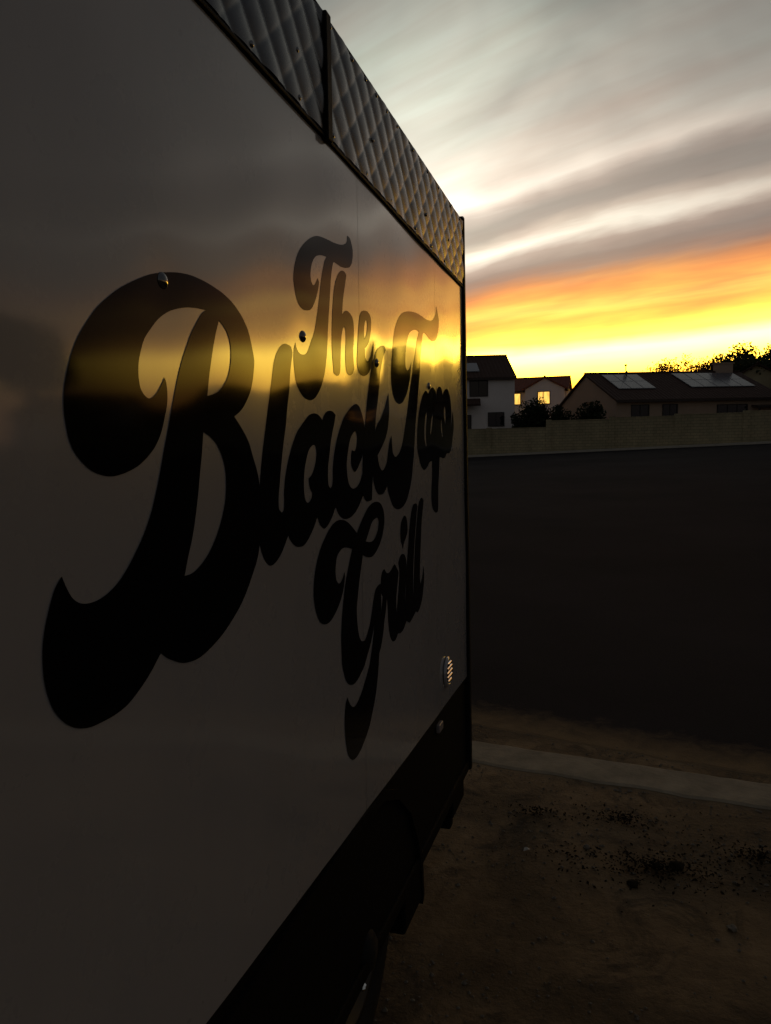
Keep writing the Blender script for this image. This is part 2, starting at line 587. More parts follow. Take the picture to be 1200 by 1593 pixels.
# far kerb and pavement
fk = empty('far_kerb', (0, FAR_KERB, 0))
fk['kind'] = 'structure'
for i in range(40):
    a = -60 + i * 3.0
    b = a + 2.985
    pts = [(a, .0, gz(a, 55.3) - .1), (b, .0, gz(b, 55.3) - .1), (b, .16, gz(b, 55.5) - .1), (a, .16, gz(a, 55.5) - .1)]
    MB().hexa(pts + [(u, v, w + .24) for u, v, w in pts]).build('kerb_stone', M['pavement'], fk)
sheet('pavement', [-60 + i * 3 for i in range(41)], lambda x: [FAR_KERB + .165, 56.9], M['pavement'], .125)

# ------------------------------------------------------------------ food trailer
TILT = R(2.0)
TR = empty('food_trailer', (-1.7, 1.2, 0), 'white food trailer with black script lettering and a quilted metal strip along the top', 'food trailer')
TR.rotation_euler = (-TILT, 0, 0)
XP = 1.09                     # panel plane, trailer coordinates (x out, y along, z up)
V0, V1, V2 = .72, 2.295, 2.552
U0 = -2.9


def uend(v):                  # the front end stands plumb
    return 1.822 + (2.552 - v) * .0345


def vbot(u):
    return .742 - .0165 * (u + .26)


FAST = [(-.304, 1.863), (.199, 1.862), (.677, 1.865), (1.254, 1.857), (-.87, 1.862), (-1.45, 1.863), (-2.1, 1.862)]
WAVES = [(.00085, .95, .25, .3), (.0006, .52, .8, 1.9), (.0005, -.35, 1.1, 4.0), (.00042, 2.1, 1.9, .7), (.00022, 3.4, -2.0, 2.2)]
BULGES = [(.95, 1.95, .28, .16, .0016), (.10, 1.72, .30, .22, -.0014), (-.32, 1.80, .22, .2, .0016)]


def relief(u, v):
    """height and slopes of the slightly buckled sheet metal"""
    h = hu = hv = 0.0
    for A, fu, fv, ph in WAVES:
        a = 2 * math.pi * (fu * u + fv * v) + ph
        h += A * math.sin(a)
        hu += A * math.cos(a) * 2 * math.pi * fu
        hv += A * math.cos(a) * 2 * math.pi * fv
    for uc, vc, su, sv_, A in BULGES:
        e = A * math.exp(-((u - uc) / su) ** 2 / 2 - ((v - vc) / sv_) ** 2 / 2)
        h += e; hu -= e * (u - uc) / su ** 2; hv -= e * (v - vc) / sv_ ** 2
    for uc, vc in FAST:
        s2 = .04 ** 2
        e = -.0009 * math.exp(-((u - uc) ** 2 + (v - vc) ** 2) / (2 * s2))
        h += e; hu -= e * (u - uc) / s2; hv -= e * (v - vc) / s2
    return h, hu, hv


def rnormal(u, v):
    h, hu, hv = relief(u, v)
    return Vector((1, -hu, -hv)).normalized()


def side_sheet(u0, u1, last=False):
    nu = max(2, int((u1 - u0) / .02)); nv = 80
    vv, nn, ff = [], [], []
    for i in range(nu + 1):
        for j in range(nv + 1):
            b = j / nv
            v = None
            u = u0 + (u1 - u0) * i / nu
            vb = vbot(u)
            v = vb + (V1 - vb) * b
            if last:
                ue = uend(v) - .004
                u = u0 + (ue - u0) * i / nu
            vv.append((XP + relief(u, v)[0], u, v)); nn.append(rnormal(u, v))
    for i in range(nu):
        for j in range(nv):
            k = i * (nv + 1) + j
            ff.append((k, k + nv + 1, k + nv + 2, k + 1))
    return mesh_obj('side_sheet', vv, ff, M['panel'], TR, True, nn)


side_sheet(U0, -1.0965)
side_sheet(-1.095, .5435)
side_sheet(.545, 1.3585)
side_sheet(1.36, 1.82, True)

LETTERS = [
    ('T', 'The',
     [(0.2792, 2.0816), (0.254, 2.0721), (0.2259, 2.0574), (0.1984, 2.0384), (0.1814, 2.0228), (0.1677, 2.0033), (0.1589, 1.9839), (0.1563, 1.9649), (0.1602, 1.9504), (0.1672, 1.9356), (0.1793, 1.9229), (0.1984, 1.9164), (0.2217, 1.9175), (0.2426, 1.9239), (0.261, 1.9397), (0.2763, 1.9599), (0.2871, 1.9796), (0.2887, 1.9892), (0.2825, 1.996), (0.2741, 1.9866), (0.2593, 1.9756), (0.2477, 1.9796), (0.2427, 1.9902), (0.2456, 2.0065), (0.2548, 2.0229), (0.2733, 2.0379), (0.2954, 2.046), (0.3178, 2.0506), (0.3357, 2.0523), (0.3248, 2.0411), (0.3124, 2.0192), (0.2997, 1.9889), (0.2895, 1.9559), (0.278, 1.9242), (0.2644, 1.8908), (0.2554, 1.8748), (0.2427, 1.8598), (0.2315, 1.8451), (0.2172, 1.8315), (0.2001, 1.826), (0.1805, 1.8268), (0.168, 1.8327), (0.1617, 1.8456), (0.1537, 1.8308), (0.151, 1.8093), (0.1531, 1.7908), (0.1613, 1.7666), (0.1765, 1.7515), (0.1989, 1.7405), (0.2271, 1.7366), (0.2518, 1.7413), (0.2741, 1.7538), (0.2957, 1.7738), (0.3163, 1.8063), (0.3302, 1.8517), (0.3388, 1.9045), (0.3505, 1.9581), (0.356, 1.9871), (0.3623, 2.0168), (0.3706, 2.0395), (0.3772, 2.0506), (0.4004, 2.0525), (0.4255, 2.0526), (0.4532, 2.0562), (0.4801, 2.0639), (0.4942, 2.0744), (0.5022, 2.0897), (0.5041, 2.1081), (0.4966, 2.1225), (0.4836, 2.1324), (0.4672, 2.133), (0.4651, 2.1187), (0.4516, 2.1099), (0.4238, 2.1012), (0.3823, 2.0946), (0.3505, 2.0918), (0.3123, 2.0878)],
     []),
    ('h', 'The',
     [(0.4285, 2.0444), (0.4077, 2.0325), (0.3945, 2.0183), (0.3811, 1.9951), (0.3713, 1.9621), (0.3625, 1.9066), (0.3602, 1.8553), (0.3685, 1.8066), (0.3887, 1.8026), (0.4058, 1.8105), (0.4117, 1.8439), (0.4196, 1.8904), (0.4311, 1.9141), (0.4401, 1.921), (0.4484, 1.913), (0.4497, 1.8949), (0.4451, 1.8478), (0.4493, 1.8203), (0.4676, 1.8118), (0.493, 1.8189), (0.5054, 1.834), (0.4993, 1.8515), (0.4981, 1.874), (0.5038, 1.9028), (0.505, 1.9259), (0.4995, 1.9458), (0.4836, 1.9562), (0.4552, 1.9594), (0.4276, 1.9463), (0.4365, 1.9847), (0.4514, 2.0214), (0.4589, 2.0407), (0.4483, 2.0456)],
     []),
    ('e', 'The',
     [(0.5805, 1.9821), (0.5553, 1.9717), (0.542, 1.9471), (0.5289, 1.8781), (0.5245, 1.8484), (0.5359, 1.8281), (0.5659, 1.8206), (0.598, 1.8268), (0.6248, 1.8418), (0.6465, 1.8727), (0.6553, 1.9194), (0.6405, 1.893), (0.6263, 1.8733), (0.6023, 1.8608), (0.5848, 1.8682), (0.5834, 1.8901), (0.6017, 1.8993), (0.6224, 1.9203), (0.6329, 1.9522), (0.6313, 1.9723), (0.6136, 1.9828)],
     [[(0.5868, 1.9568), (0.6003, 1.9631), (0.6041, 1.947), (0.5942, 1.9233), (0.581, 1.9118), (0.5787, 1.9366)]]),
    ('B', 'Black',
     [(-0.3069, 1.8734), (-0.3333, 1.8651), (-0.3577, 1.8548), (-0.3817, 1.8434), (-0.4052, 1.8308), (-0.4269, 1.8165), (-0.4483, 1.8004), (-0.4672, 1.7814), (-0.4856, 1.7597), (-0.4978, 1.7395), (-0.5073, 1.7173), (-0.5128, 1.6997), (-0.5151, 1.685), (-0.5153, 1.6725), (-0.5135, 1.6582), (-0.5092, 1.64), (-0.5013, 1.6253), (-0.4886, 1.6131), (-0.4719, 1.6025), (-0.4522, 1.5965), (-0.4358, 1.5945), (-0.4189, 1.5958), (-0.3959, 1.6008), (-0.372, 1.6096), (-0.352, 1.6213), (-0.3362, 1.6337), (-0.3213, 1.6525), (-0.3105, 1.6752), (-0.3036, 1.6935), (-0.3021, 1.7097), (-0.3039, 1.7212), (-0.3073, 1.73), (-0.313, 1.7221), (-0.3242, 1.7097), (-0.3354, 1.7012), (-0.3461, 1.6975), (-0.3562, 1.7006), (-0.3651, 1.7088), (-0.3688, 1.7228), (-0.3682, 1.7405), (-0.3635, 1.7553), (-0.3533, 1.7753), (-0.3376, 1.7916), (-0.3185, 1.8077), (-0.2995, 1.8191), (-0.2774, 1.8283), (-0.2486, 1.8363), (-0.2193, 1.8414), (-0.1874, 1.8439), (-0.2011, 1.8361), (-0.2169, 1.8203), (-0.2329, 1.8023), (-0.2459, 1.7829), (-0.2593, 1.7614), (-0.2708, 1.7389), (-0.2844, 1.7066), (-0.2959, 1.6771), (-0.3054, 1.653), (-0.3165, 1.626), (-0.3267, 1.5993), (-0.3371, 1.5748), (-0.352, 1.544), (-0.3702, 1.5168), (-0.3882, 1.4958), (-0.4077, 1.4761), (-0.4269, 1.4606), (-0.4484, 1.4498), (-0.4694, 1.4442), (-0.4895, 1.4439), (-0.5022, 1.4474), (-0.5129, 1.455), (-0.5216, 1.4677), (-0.529, 1.4824), (-0.5386, 1.4728), (-0.5474, 1.4573), (-0.5545, 1.4405), (-0.5593, 1.4271), (-0.5635, 1.4078), (-0.5644, 1.3922), (-0.5636, 1.3727), (-0.5588, 1.3522), (-0.5507, 1.3336), (-0.5373, 1.3168), (-0.5236, 1.3059), (-0.5095, 1.2989), (-0.4902, 1.2939), (-0.4685, 1.293), (-0.4432, 1.2939), (-0.4181, 1.2986), (-0.3948, 1.3087), (-0.3666, 1.3258), (-0.3397, 1.348), (-0.3252, 1.3376), (-0.3062, 1.3282), (-0.2868, 1.3204), (-0.2638, 1.3165), (-0.2363, 1.3167), (-0.2012, 1.325), (-0.166, 1.3376), (-0.1291, 1.3563), (-0.0932, 1.38), (-0.058, 1.4142), (-0.0341, 1.4441), (-0.0238, 1.4699), (-0.0161, 1.5183), (-0.0195, 1.572), (-0.0259, 1.5925), (-0.0417, 1.6206), (-0.0556, 1.6447), (-0.0779, 1.6658), (-0.1055, 1.6859), (-0.08, 1.698), (-0.0606, 1.7133), (-0.0427, 1.7332), (-0.0303, 1.7597), (-0.025, 1.7879), (-0.0313, 1.8073), (-0.045, 1.8345), (-0.0674, 1.8545), (-0.0974, 1.8701), (-0.1291, 1.8793), (-0.1695, 1.885), (-0.2006, 1.887), (-0.2347, 1.8866), (-0.2659, 1.8827), (-0.2876, 1.8783)],
     [[(-0.1488, 1.835), (-0.1347, 1.8289), (-0.1219, 1.8194), (-0.1131, 1.8052), (-0.111, 1.7848), (-0.1173, 1.7612), (-0.129, 1.7428), (-0.1545, 1.7238), (-0.1716, 1.7174), (-0.1923, 1.7128), (-0.1855, 1.741), (-0.179, 1.7627), (-0.1687, 1.7936), (-0.1573, 1.8189)], [(-0.2075, 1.6575), (-0.1854, 1.65), (-0.166, 1.6387), (-0.15, 1.6202), (-0.1407, 1.5996), (-0.1394, 1.5736), (-0.1435, 1.5499), (-0.1484, 1.5378), (-0.1612, 1.5149), (-0.182, 1.4892), (-0.2054, 1.4687), (-0.2347, 1.4527), (-0.2563, 1.4465), (-0.2745, 1.446), (-0.2638, 1.4709), (-0.2503, 1.498), (-0.2397, 1.526), (-0.23, 1.5582), (-0.2203, 1.5977), (-0.213, 1.6269)]]),
    ('l', 'Black',
     [(0.1075, 1.8347), (0.089, 1.8268), (0.0711, 1.8114), (0.059, 1.7934), (0.046, 1.757), (0.0334, 1.7257), (0.0078, 1.6563), (-0.0008, 1.6321), (-0.0136, 1.5866), (-0.0249, 1.5189), (-0.025, 1.4712), (-0.0184, 1.4533), (-0.0064, 1.4363), (0.0089, 1.425), (0.0194, 1.4218), (0.0359, 1.4232), (0.0531, 1.43), (0.0709, 1.4412), (0.0894, 1.4582), (0.1011, 1.4697), (0.0942, 1.4923), (0.0726, 1.5152), (0.0619, 1.5232), (0.0612, 1.5425), (0.0686, 1.5729), (0.0768, 1.6029), (0.0908, 1.6453), (0.1051, 1.6822), (0.1155, 1.7189), (0.1255, 1.7468), (0.1306, 1.7736), (0.1382, 1.8015), (0.1455, 1.8222), (0.1399, 1.8326), (0.1248, 1.8354)],
     []),
    ('a', 'Black',
     [(0.2502, 1.7111), (0.2255, 1.7065), (0.2011, 1.6946), (0.1776, 1.6809), (0.1592, 1.6694), (0.1393, 1.65), (0.1195, 1.626), (0.1054, 1.6038), (0.093, 1.5783), (0.0869, 1.5536), (0.0856, 1.5285), (0.0809, 1.5183), (0.0726, 1.5152), (0.0823, 1.4896), (0.1011, 1.4697), (0.1076, 1.4613), (0.1223, 1.451), (0.1376, 1.4443), (0.1534, 1.4417), (0.1729, 1.4418), (0.1933, 1.4488), (0.2145, 1.4613), (0.2379, 1.4794), (0.2531, 1.4942), (0.2654, 1.4785), (0.2779, 1.4706), (0.2927, 1.4661), (0.3141, 1.471), (0.3384, 1.4849), (0.3664, 1.5089), (0.353, 1.5332), (0.334, 1.5515), (0.3249, 1.5585), (0.3215, 1.5755), (0.324, 1.6), (0.3323, 1.6239), (0.3434, 1.6566), (0.3567, 1.6816), (0.3683, 1.7021), (0.373, 1.7142), (0.3587, 1.7205), (0.3374, 1.7216), (0.3193, 1.7178), (0.3055, 1.7101), (0.2955, 1.699), (0.2865, 1.7043), (0.2717, 1.7096)],
     [[(0.2432, 1.6455), (0.2538, 1.643), (0.2589, 1.6323), (0.2559, 1.6161), (0.2442, 1.5974), (0.2294, 1.5838), (0.2117, 1.5761), (0.2144, 1.5629), (0.2207, 1.5521), (0.2295, 1.5464), (0.2255, 1.5371), (0.2126, 1.5285), (0.2009, 1.5271), (0.1911, 1.5335), (0.1864, 1.5455), (0.186, 1.569), (0.1924, 1.5953), (0.2036, 1.6161), (0.2182, 1.6346)]]),
    ('c', 'Black',
     [(0.5161, 1.7482), (0.4891, 1.7428), (0.4566, 1.7287), (0.4248, 1.7092), (0.3979, 1.6827), (0.3756, 1.653), (0.36, 1.6211), (0.3521, 1.5926), (0.3504, 1.5677), (0.3446, 1.5564), (0.334, 1.5515), (0.3448, 1.5293), (0.3664, 1.5089), (0.3838, 1.4918), (0.4087, 1.4803), (0.4347, 1.4763), (0.4665, 1.4791), (0.4948, 1.4873), (0.5243, 1.5027), (0.5473, 1.5206), (0.5602, 1.5288), (0.5667, 1.5586), (0.5517, 1.5787), (0.5321, 1.5602), (0.5074, 1.5483), (0.4791, 1.5458), (0.4568, 1.5563), (0.4445, 1.5792), (0.4413, 1.6034), (0.4503, 1.632), (0.4618, 1.6547), (0.4762, 1.6704), (0.5009, 1.6818), (0.5125, 1.6776), (0.5166, 1.6653), (0.5109, 1.6465), (0.5009, 1.6361), (0.4777, 1.6368), (0.4724, 1.6214), (0.4758, 1.5986), (0.4951, 1.5853), (0.5143, 1.592), (0.5344, 1.6075), (0.5566, 1.6264), (0.5741, 1.6545), (0.5743, 1.6891), (0.5682, 1.7084), (0.5552, 1.7267), (0.5364, 1.7428)],
     []),
    ('k', 'Black',
     [(0.7178, 1.9143), (0.6788, 1.898), (0.6603, 1.8792), (0.6385, 1.8521), (0.6151, 1.806), (0.599, 1.7644), (0.5809, 1.7089), (0.5723, 1.689), (0.5576, 1.6264), (0.5517, 1.5787), (0.5532, 1.5291), (0.5613, 1.5215), (0.5711, 1.5138), (0.5862, 1.5095), (0.6231, 1.5112), (0.6272, 1.5399), (0.6334, 1.5782), (0.6415, 1.5561), (0.6576, 1.5371), (0.6738, 1.5263), (0.6962, 1.5215), (0.7254, 1.5241), (0.7498, 1.5354), (0.7649, 1.5476), (0.818, 1.5874), (0.826, 1.6197), (0.8158, 1.634), (0.8087, 1.6582), (0.8036, 1.6814), (0.7865, 1.6631), (0.7728, 1.6347), (0.7593, 1.6065), (0.7345, 1.5893), (0.7138, 1.5858), (0.6914, 1.5983), (0.6758, 1.6253), (0.714, 1.6479), (0.7506, 1.6746), (0.77, 1.7014), (0.7808, 1.737), (0.7795, 1.7723), (0.7734, 1.7962), (0.7616, 1.778), (0.7364, 1.7484), (0.7061, 1.7228), (0.6713, 1.7026), (0.6561, 1.6854), (0.664, 1.7224), (0.68, 1.7653), (0.6961, 1.8084), (0.707, 1.8447), (0.7352, 1.892), (0.7536, 1.908), (0.7452, 1.9171)],
     []),
    ('T', 'Top',
     [(0.9896, 2.0537), (0.9254, 2.0357), (0.8771, 2.0074), (0.8428, 1.9697), (0.8214, 1.9205), (0.8099, 1.8891), (0.8031, 1.8532), (0.8077, 1.8179), (0.8216, 1.7941), (0.8465, 1.7781), (0.8791, 1.7733), (0.9202, 1.7803), (0.9576, 1.801), (0.9877, 1.8283), (1.0148, 1.8717), (1.0271, 1.9112), (1.0053, 1.8895), (0.9792, 1.879), (0.9617, 1.8884), (0.9592, 1.9106), (0.9702, 1.9462), (1.001, 1.9865), (1.0467, 2.007), (1.1014, 2.0156), (1.1253, 2.0134), (1.1001, 1.9877), (1.0746, 1.9467), (1.0497, 1.9085), (1.0246, 1.8573), (0.9995, 1.8127), (0.9817, 1.776), (0.9526, 1.7241), (0.9296, 1.6856), (0.9073, 1.6534), (0.8791, 1.6327), (0.8416, 1.6221), (0.8152, 1.634), (0.7866, 1.5878), (0.7624, 1.5453), (0.7694, 1.5274), (0.79, 1.505), (0.8206, 1.4818), (0.8528, 1.4734), (0.887, 1.472), (0.929, 1.4791), (0.9656, 1.4963), (0.9965, 1.5261), (1.0206, 1.5607), (1.0379, 1.6037), (1.0569, 1.6636), (1.0722, 1.7235), (1.0918, 1.7733), (1.1115, 1.8349), (1.1273, 1.8794), (1.137, 1.9147), (1.1561, 1.9716), (1.1834, 2.0183), (1.2264, 2.0207), (1.2706, 2.0147), (1.3259, 2.0142), (1.3744, 2.03), (1.4053, 2.0611), (1.4168, 2.0962), (1.4029, 2.1203), (1.3793, 2.1424), (1.3683, 2.112), (1.3196, 2.0841), (1.2375, 2.0723), (1.1607, 2.0713), (1.0802, 2.067)],
     []),
    ('o', 'Top',
     [(1.2148, 1.8386), (1.1746, 1.8247), (1.1484, 1.8023), (1.1223, 1.7702), (1.1028, 1.7343), (1.0939, 1.6964), (1.0926, 1.6503), (1.1152, 1.6161), (1.1389, 1.5935), (1.1704, 1.5816), (1.1963, 1.5826), (1.2302, 1.5927), (1.2578, 1.6054), (1.293, 1.6096), (1.3272, 1.6139), (1.3685, 1.6696), (1.3723, 1.7586), (1.3648, 1.8097), (1.3519, 1.8485), (1.3096, 1.858), (1.2722, 1.8474), (1.2444, 1.8316)],
     [[(1.2179, 1.7717), (1.2233, 1.7552), (1.2131, 1.7233), (1.2082, 1.6917), (1.2164, 1.6604), (1.2066, 1.656), (1.1878, 1.6834), (1.1896, 1.7227), (1.2013, 1.7514)], [(1.3039, 1.7713), (1.3049, 1.7519), (1.2944, 1.7244), (1.2746, 1.6957), (1.2685, 1.7033), (1.2813, 1.7426)]]),
    ('p', 'Top',
     [(1.414, 1.8696), (1.3816, 1.859), (1.3662, 1.8422), (1.3528, 1.7576), (1.3191, 1.6467), (1.2948, 1.6074), (1.2955, 1.5813), (1.29, 1.5427), (1.2804, 1.4938), (1.2919, 1.4571), (1.3176, 1.4375), (1.3463, 1.4309), (1.3721, 1.4339), (1.3806, 1.4469), (1.3832, 1.5064), (1.3972, 1.5739), (1.4063, 1.6215), (1.4267, 1.6229), (1.4577, 1.6184), (1.4896, 1.6217), (1.5227, 1.6358), (1.573, 1.6388), (1.6082, 1.6582), (1.6321, 1.6989), (1.6516, 1.7415), (1.6424, 1.7776), (1.6315, 1.7971), (1.6182, 1.7589), (1.5995, 1.7269), (1.6081, 1.7945), (1.5938, 1.8367), (1.5656, 1.8644), (1.536, 1.8727), (1.5, 1.8645), (1.4621, 1.8442), (1.4504, 1.8626)],
     [[(1.4975, 1.8066), (1.514, 1.789), (1.5125, 1.7533), (1.5023, 1.7419), (1.4852, 1.7689), (1.4842, 1.7937)], [(1.4471, 1.7605), (1.4518, 1.7247), (1.4641, 1.6958), (1.4505, 1.694), (1.4339, 1.7188), (1.4351, 1.7463)]]),
    ('G', 'Grill',
     [(0.4008, 1.4769), (0.3664, 1.4762), (0.3376, 1.4684), (0.3094, 1.455), (0.2857, 1.4403), (0.2624, 1.422), (0.2429, 1.3984), (0.2291, 1.373), (0.2224, 1.3469), (0.2217, 1.334), (0.2259, 1.3128), (0.2372, 1.2903), (0.2509, 1.2737), (0.2652, 1.2644), (0.2822, 1.2592), (0.3029, 1.2575), (0.3268, 1.2621), (0.3568, 1.2759), (0.3828, 1.2934), (0.4032, 1.3155), (0.4155, 1.3421), (0.414, 1.3551), (0.4048, 1.3452), (0.3892, 1.3356), (0.3744, 1.3338), (0.3603, 1.343), (0.3549, 1.3583), (0.358, 1.3775), (0.365, 1.3943), (0.3835, 1.4052), (0.406, 1.411), (0.4327, 1.4095), (0.4708, 1.4021), (0.4536, 1.3788), (0.4341, 1.3508), (0.4163, 1.323), (0.4082, 1.3027), (0.3993, 1.2813), (0.3889, 1.2458), (0.3827, 1.2096), (0.3829, 1.1721), (0.3869, 1.1405), (0.3947, 1.1248), (0.4076, 1.1031), (0.4246, 1.0882), (0.4424, 1.0804), (0.4654, 1.0761), (0.4893, 1.0789), (0.518, 1.0886), (0.5436, 1.0997), (0.5672, 1.119), (0.5945, 1.1408), (0.6173, 1.166), (0.6338, 1.1912), (0.6222, 1.1563), (0.6042, 1.1216), (0.5846, 1.0907), (0.5698, 1.078), (0.5483, 1.0608), (0.5221, 1.0419), (0.4964, 1.0286), (0.472, 1.0208), (0.4533, 1.0235), (0.4399, 1.0316), (0.4269, 1.0449), (0.4177, 1.0578), (0.4069, 1.0464), (0.3991, 1.0244), (0.3967, 0.9945), (0.4004, 0.9625), (0.4099, 0.9312), (0.4246, 0.9102), (0.4446, 0.8973), (0.4655, 0.8932), (0.5, 0.8979), (0.5358, 0.9128), (0.5731, 0.9349), (0.6013, 0.9645), (0.6311, 1.0018), (0.6497, 1.0394), (0.6614, 1.0708), (0.6704, 1.1021), (0.6854, 1.1135), (0.7107, 1.1522), (0.7197, 1.1766), (0.7343, 1.205), (0.745, 1.2385), (0.7095, 1.2482), (0.6949, 1.2003), (0.6939, 1.2283), (0.6925, 1.2585), (0.688, 1.285), (0.6679, 1.2827), (0.6445, 1.2728), (0.6206, 1.2327), (0.5972, 1.1953), (0.5752, 1.1752), (0.554, 1.1633), (0.5363, 1.1638), (0.5236, 1.1686), (0.5096, 1.1845), (0.4991, 1.2156), (0.4961, 1.2511), (0.5047, 1.2788), (0.5215, 1.3225), (0.5379, 1.3553), (0.5471, 1.3783), (0.5746, 1.3708), (0.6005, 1.366), (0.6272, 1.3661), (0.6608, 1.3766), (0.6905, 1.394), (0.7149, 1.4177), (0.7293, 1.446), (0.7264, 1.4726), (0.7069, 1.4928), (0.6844, 1.5018), (0.6593, 1.5048), (0.6286, 1.5031), (0.5911, 1.493), (0.5595, 1.4756), (0.5333, 1.4582), (0.5055, 1.4369), (0.4712, 1.4554), (0.4358, 1.4705)],
     [[(0.6711, 1.4617), (0.6483, 1.4615), (0.6207, 1.4528), (0.5986, 1.4333), (0.5714, 1.4096), (0.6024, 1.4048), (0.6346, 1.4065), (0.6572, 1.4177), (0.6754, 1.4349), (0.6802, 1.4515)]]),
    ('r', 'Grill',
     [(0.7242, 1.3187), (0.7057, 1.3132), (0.6944, 1.2961), (0.6928, 1.2649), (0.7049, 1.249), (0.7462, 1.2383), (0.7534, 1.2091), (0.7565, 1.1721), (0.7638, 1.1437), (0.7788, 1.1168), (0.8011, 1.1028), (0.8265, 1.1028), (0.8511, 1.1156), (0.8495, 1.1533), (0.8389, 1.1834), (0.8369, 1.2097), (0.8443, 1.24), (0.8578, 1.2717), (0.8648, 1.2908), (0.8448, 1.3065), (0.8244, 1.3185), (0.788, 1.3076), (0.7659, 1.3029), (0.7446, 1.306)],
     []),
    ('i', 'Grill',
     [(0.9006, 1.3383), (0.8797, 1.3318), (0.8627, 1.3172), (0.8724, 1.2942), (0.8658, 1.254), (0.8525, 1.2153), (0.8416, 1.1829), (0.8424, 1.1455), (0.8477, 1.1163), (0.8712, 1.1112), (0.9019, 1.1141), (0.9273, 1.126), (0.9465, 1.1357), (0.9406, 1.1641), (0.9303, 1.1911), (0.9304, 1.2239), (0.9451, 1.2601), (0.9519, 1.2978), (0.9495, 1.3071), (0.9424, 1.3253), (0.9215, 1.3362)],
     []),
    ('i dot', 'Grill',
     [(0.9346, 1.4485), (0.9132, 1.4414), (0.8966, 1.4276), (0.8885, 1.4026), (0.8923, 1.3811), (0.9073, 1.361), (0.9138, 1.3523), (0.9258, 1.3676), (0.9509, 1.3838), (0.9677, 1.4012), (0.9639, 1.4276), (0.9537, 1.443)],
     []),
    ('l', 'Grill',
     [(1.0569, 1.4783), (1.0334, 1.4745), (1.0151, 1.4576), (1.0004, 1.4335), (0.9843, 1.3938), (0.9744, 1.3553), (0.9581, 1.3059), (0.9406, 1.2415), (0.9318, 1.1909), (0.9393, 1.1372), (0.9592, 1.1261), (0.9783, 1.1214), (1.0121, 1.1295), (1.0532, 1.1417), (1.0429, 1.175), (1.0248, 1.2043), (1.027, 1.2685), (1.0382, 1.3256), (1.0522, 1.377), (1.0698, 1.4318), (1.0834, 1.4686), (1.075, 1.4757)],
     []),
    ('l', 'Grill',
     [(1.146, 1.4914), (1.1209, 1.4879), (1.0989, 1.4724), (1.0819, 1.4351), (1.0644, 1.3839), (1.0502, 1.3318), (1.0386, 1.2669), (1.0294, 1.2035), (1.0381, 1.1557), (1.0745, 1.1333), (1.1034, 1.1404), (1.1335, 1.161), (1.1582, 1.1988), (1.1676, 1.2354), (1.1615, 1.2706), (1.1447, 1.2398), (1.1217, 1.2157), (1.1119, 1.2373), (1.1136, 1.2563), (1.119, 1.3007), (1.128, 1.3542), (1.1392, 1.4155), (1.1581, 1.4611), (1.1668, 1.4825)],
     []),
]


def spline(pts, sub=6):
    """closed curve through pts, keeping sharp corners"""
    n = len(pts)
    P = [Vector(p) for p in pts]
    corner = []
    for i in range(n):
        a = (P[i] - P[i - 1]).normalized(); b = (P[(i + 1) % n] - P[i]).normalized()
        corner.append(a.dot(b) < math.cos(R(58)))
    out = []
    for i in range(n):
        p1, p2 = P[i], P[(i + 1) % n]
        p0 = P[i - 1] if not corner[i] else p1 - (p2 - p1)
        p3 = P[(i + 2) % n] if not corner[(i + 1) % n] else p2 + (p2 - p1)
        d01 = max((p1 - p0).length, 1e-6) ** .5; d12 = max((p2 - p1).length, 1e-6) ** .5; d23 = max((p3 - p2).length, 1e-6) ** .5
        m1 = (p1 - p0) / d01 - (p2 - p0) / (d01 + d12) + (p2 - p1) / d12
        m2 = (p2 - p1) / d12 - (p3 - p1) / (d12 + d23) + (p3 - p2) / d23
        m1 *= d12; m2 *= d12
        k = max(2, min(sub, int((p2 - p1).length / .004) + 1))
        for j in range(k):
            t = j / k
            out.append((2 * t ** 3 - 3 * t ** 2 + 1) * p1 + (t ** 3 - 2 * t ** 2 + t) * m1 + (-2 * t ** 3 + 3 * t ** 2) * p2 + (t ** 3 - t ** 2) * m2)
    return out


def inside(p, poly):
    c = False
    n = len(poly)
    for i in range(n):
        a, b = poly[i], poly[i - 1]
        if (a[1] > p[1]) != (b[1] > p[1]) and p[0] < (b[0] - a[0]) * (p[1] - a[1]) / (b[1] - a[1]) + a[0]:
            c = not c
    return c


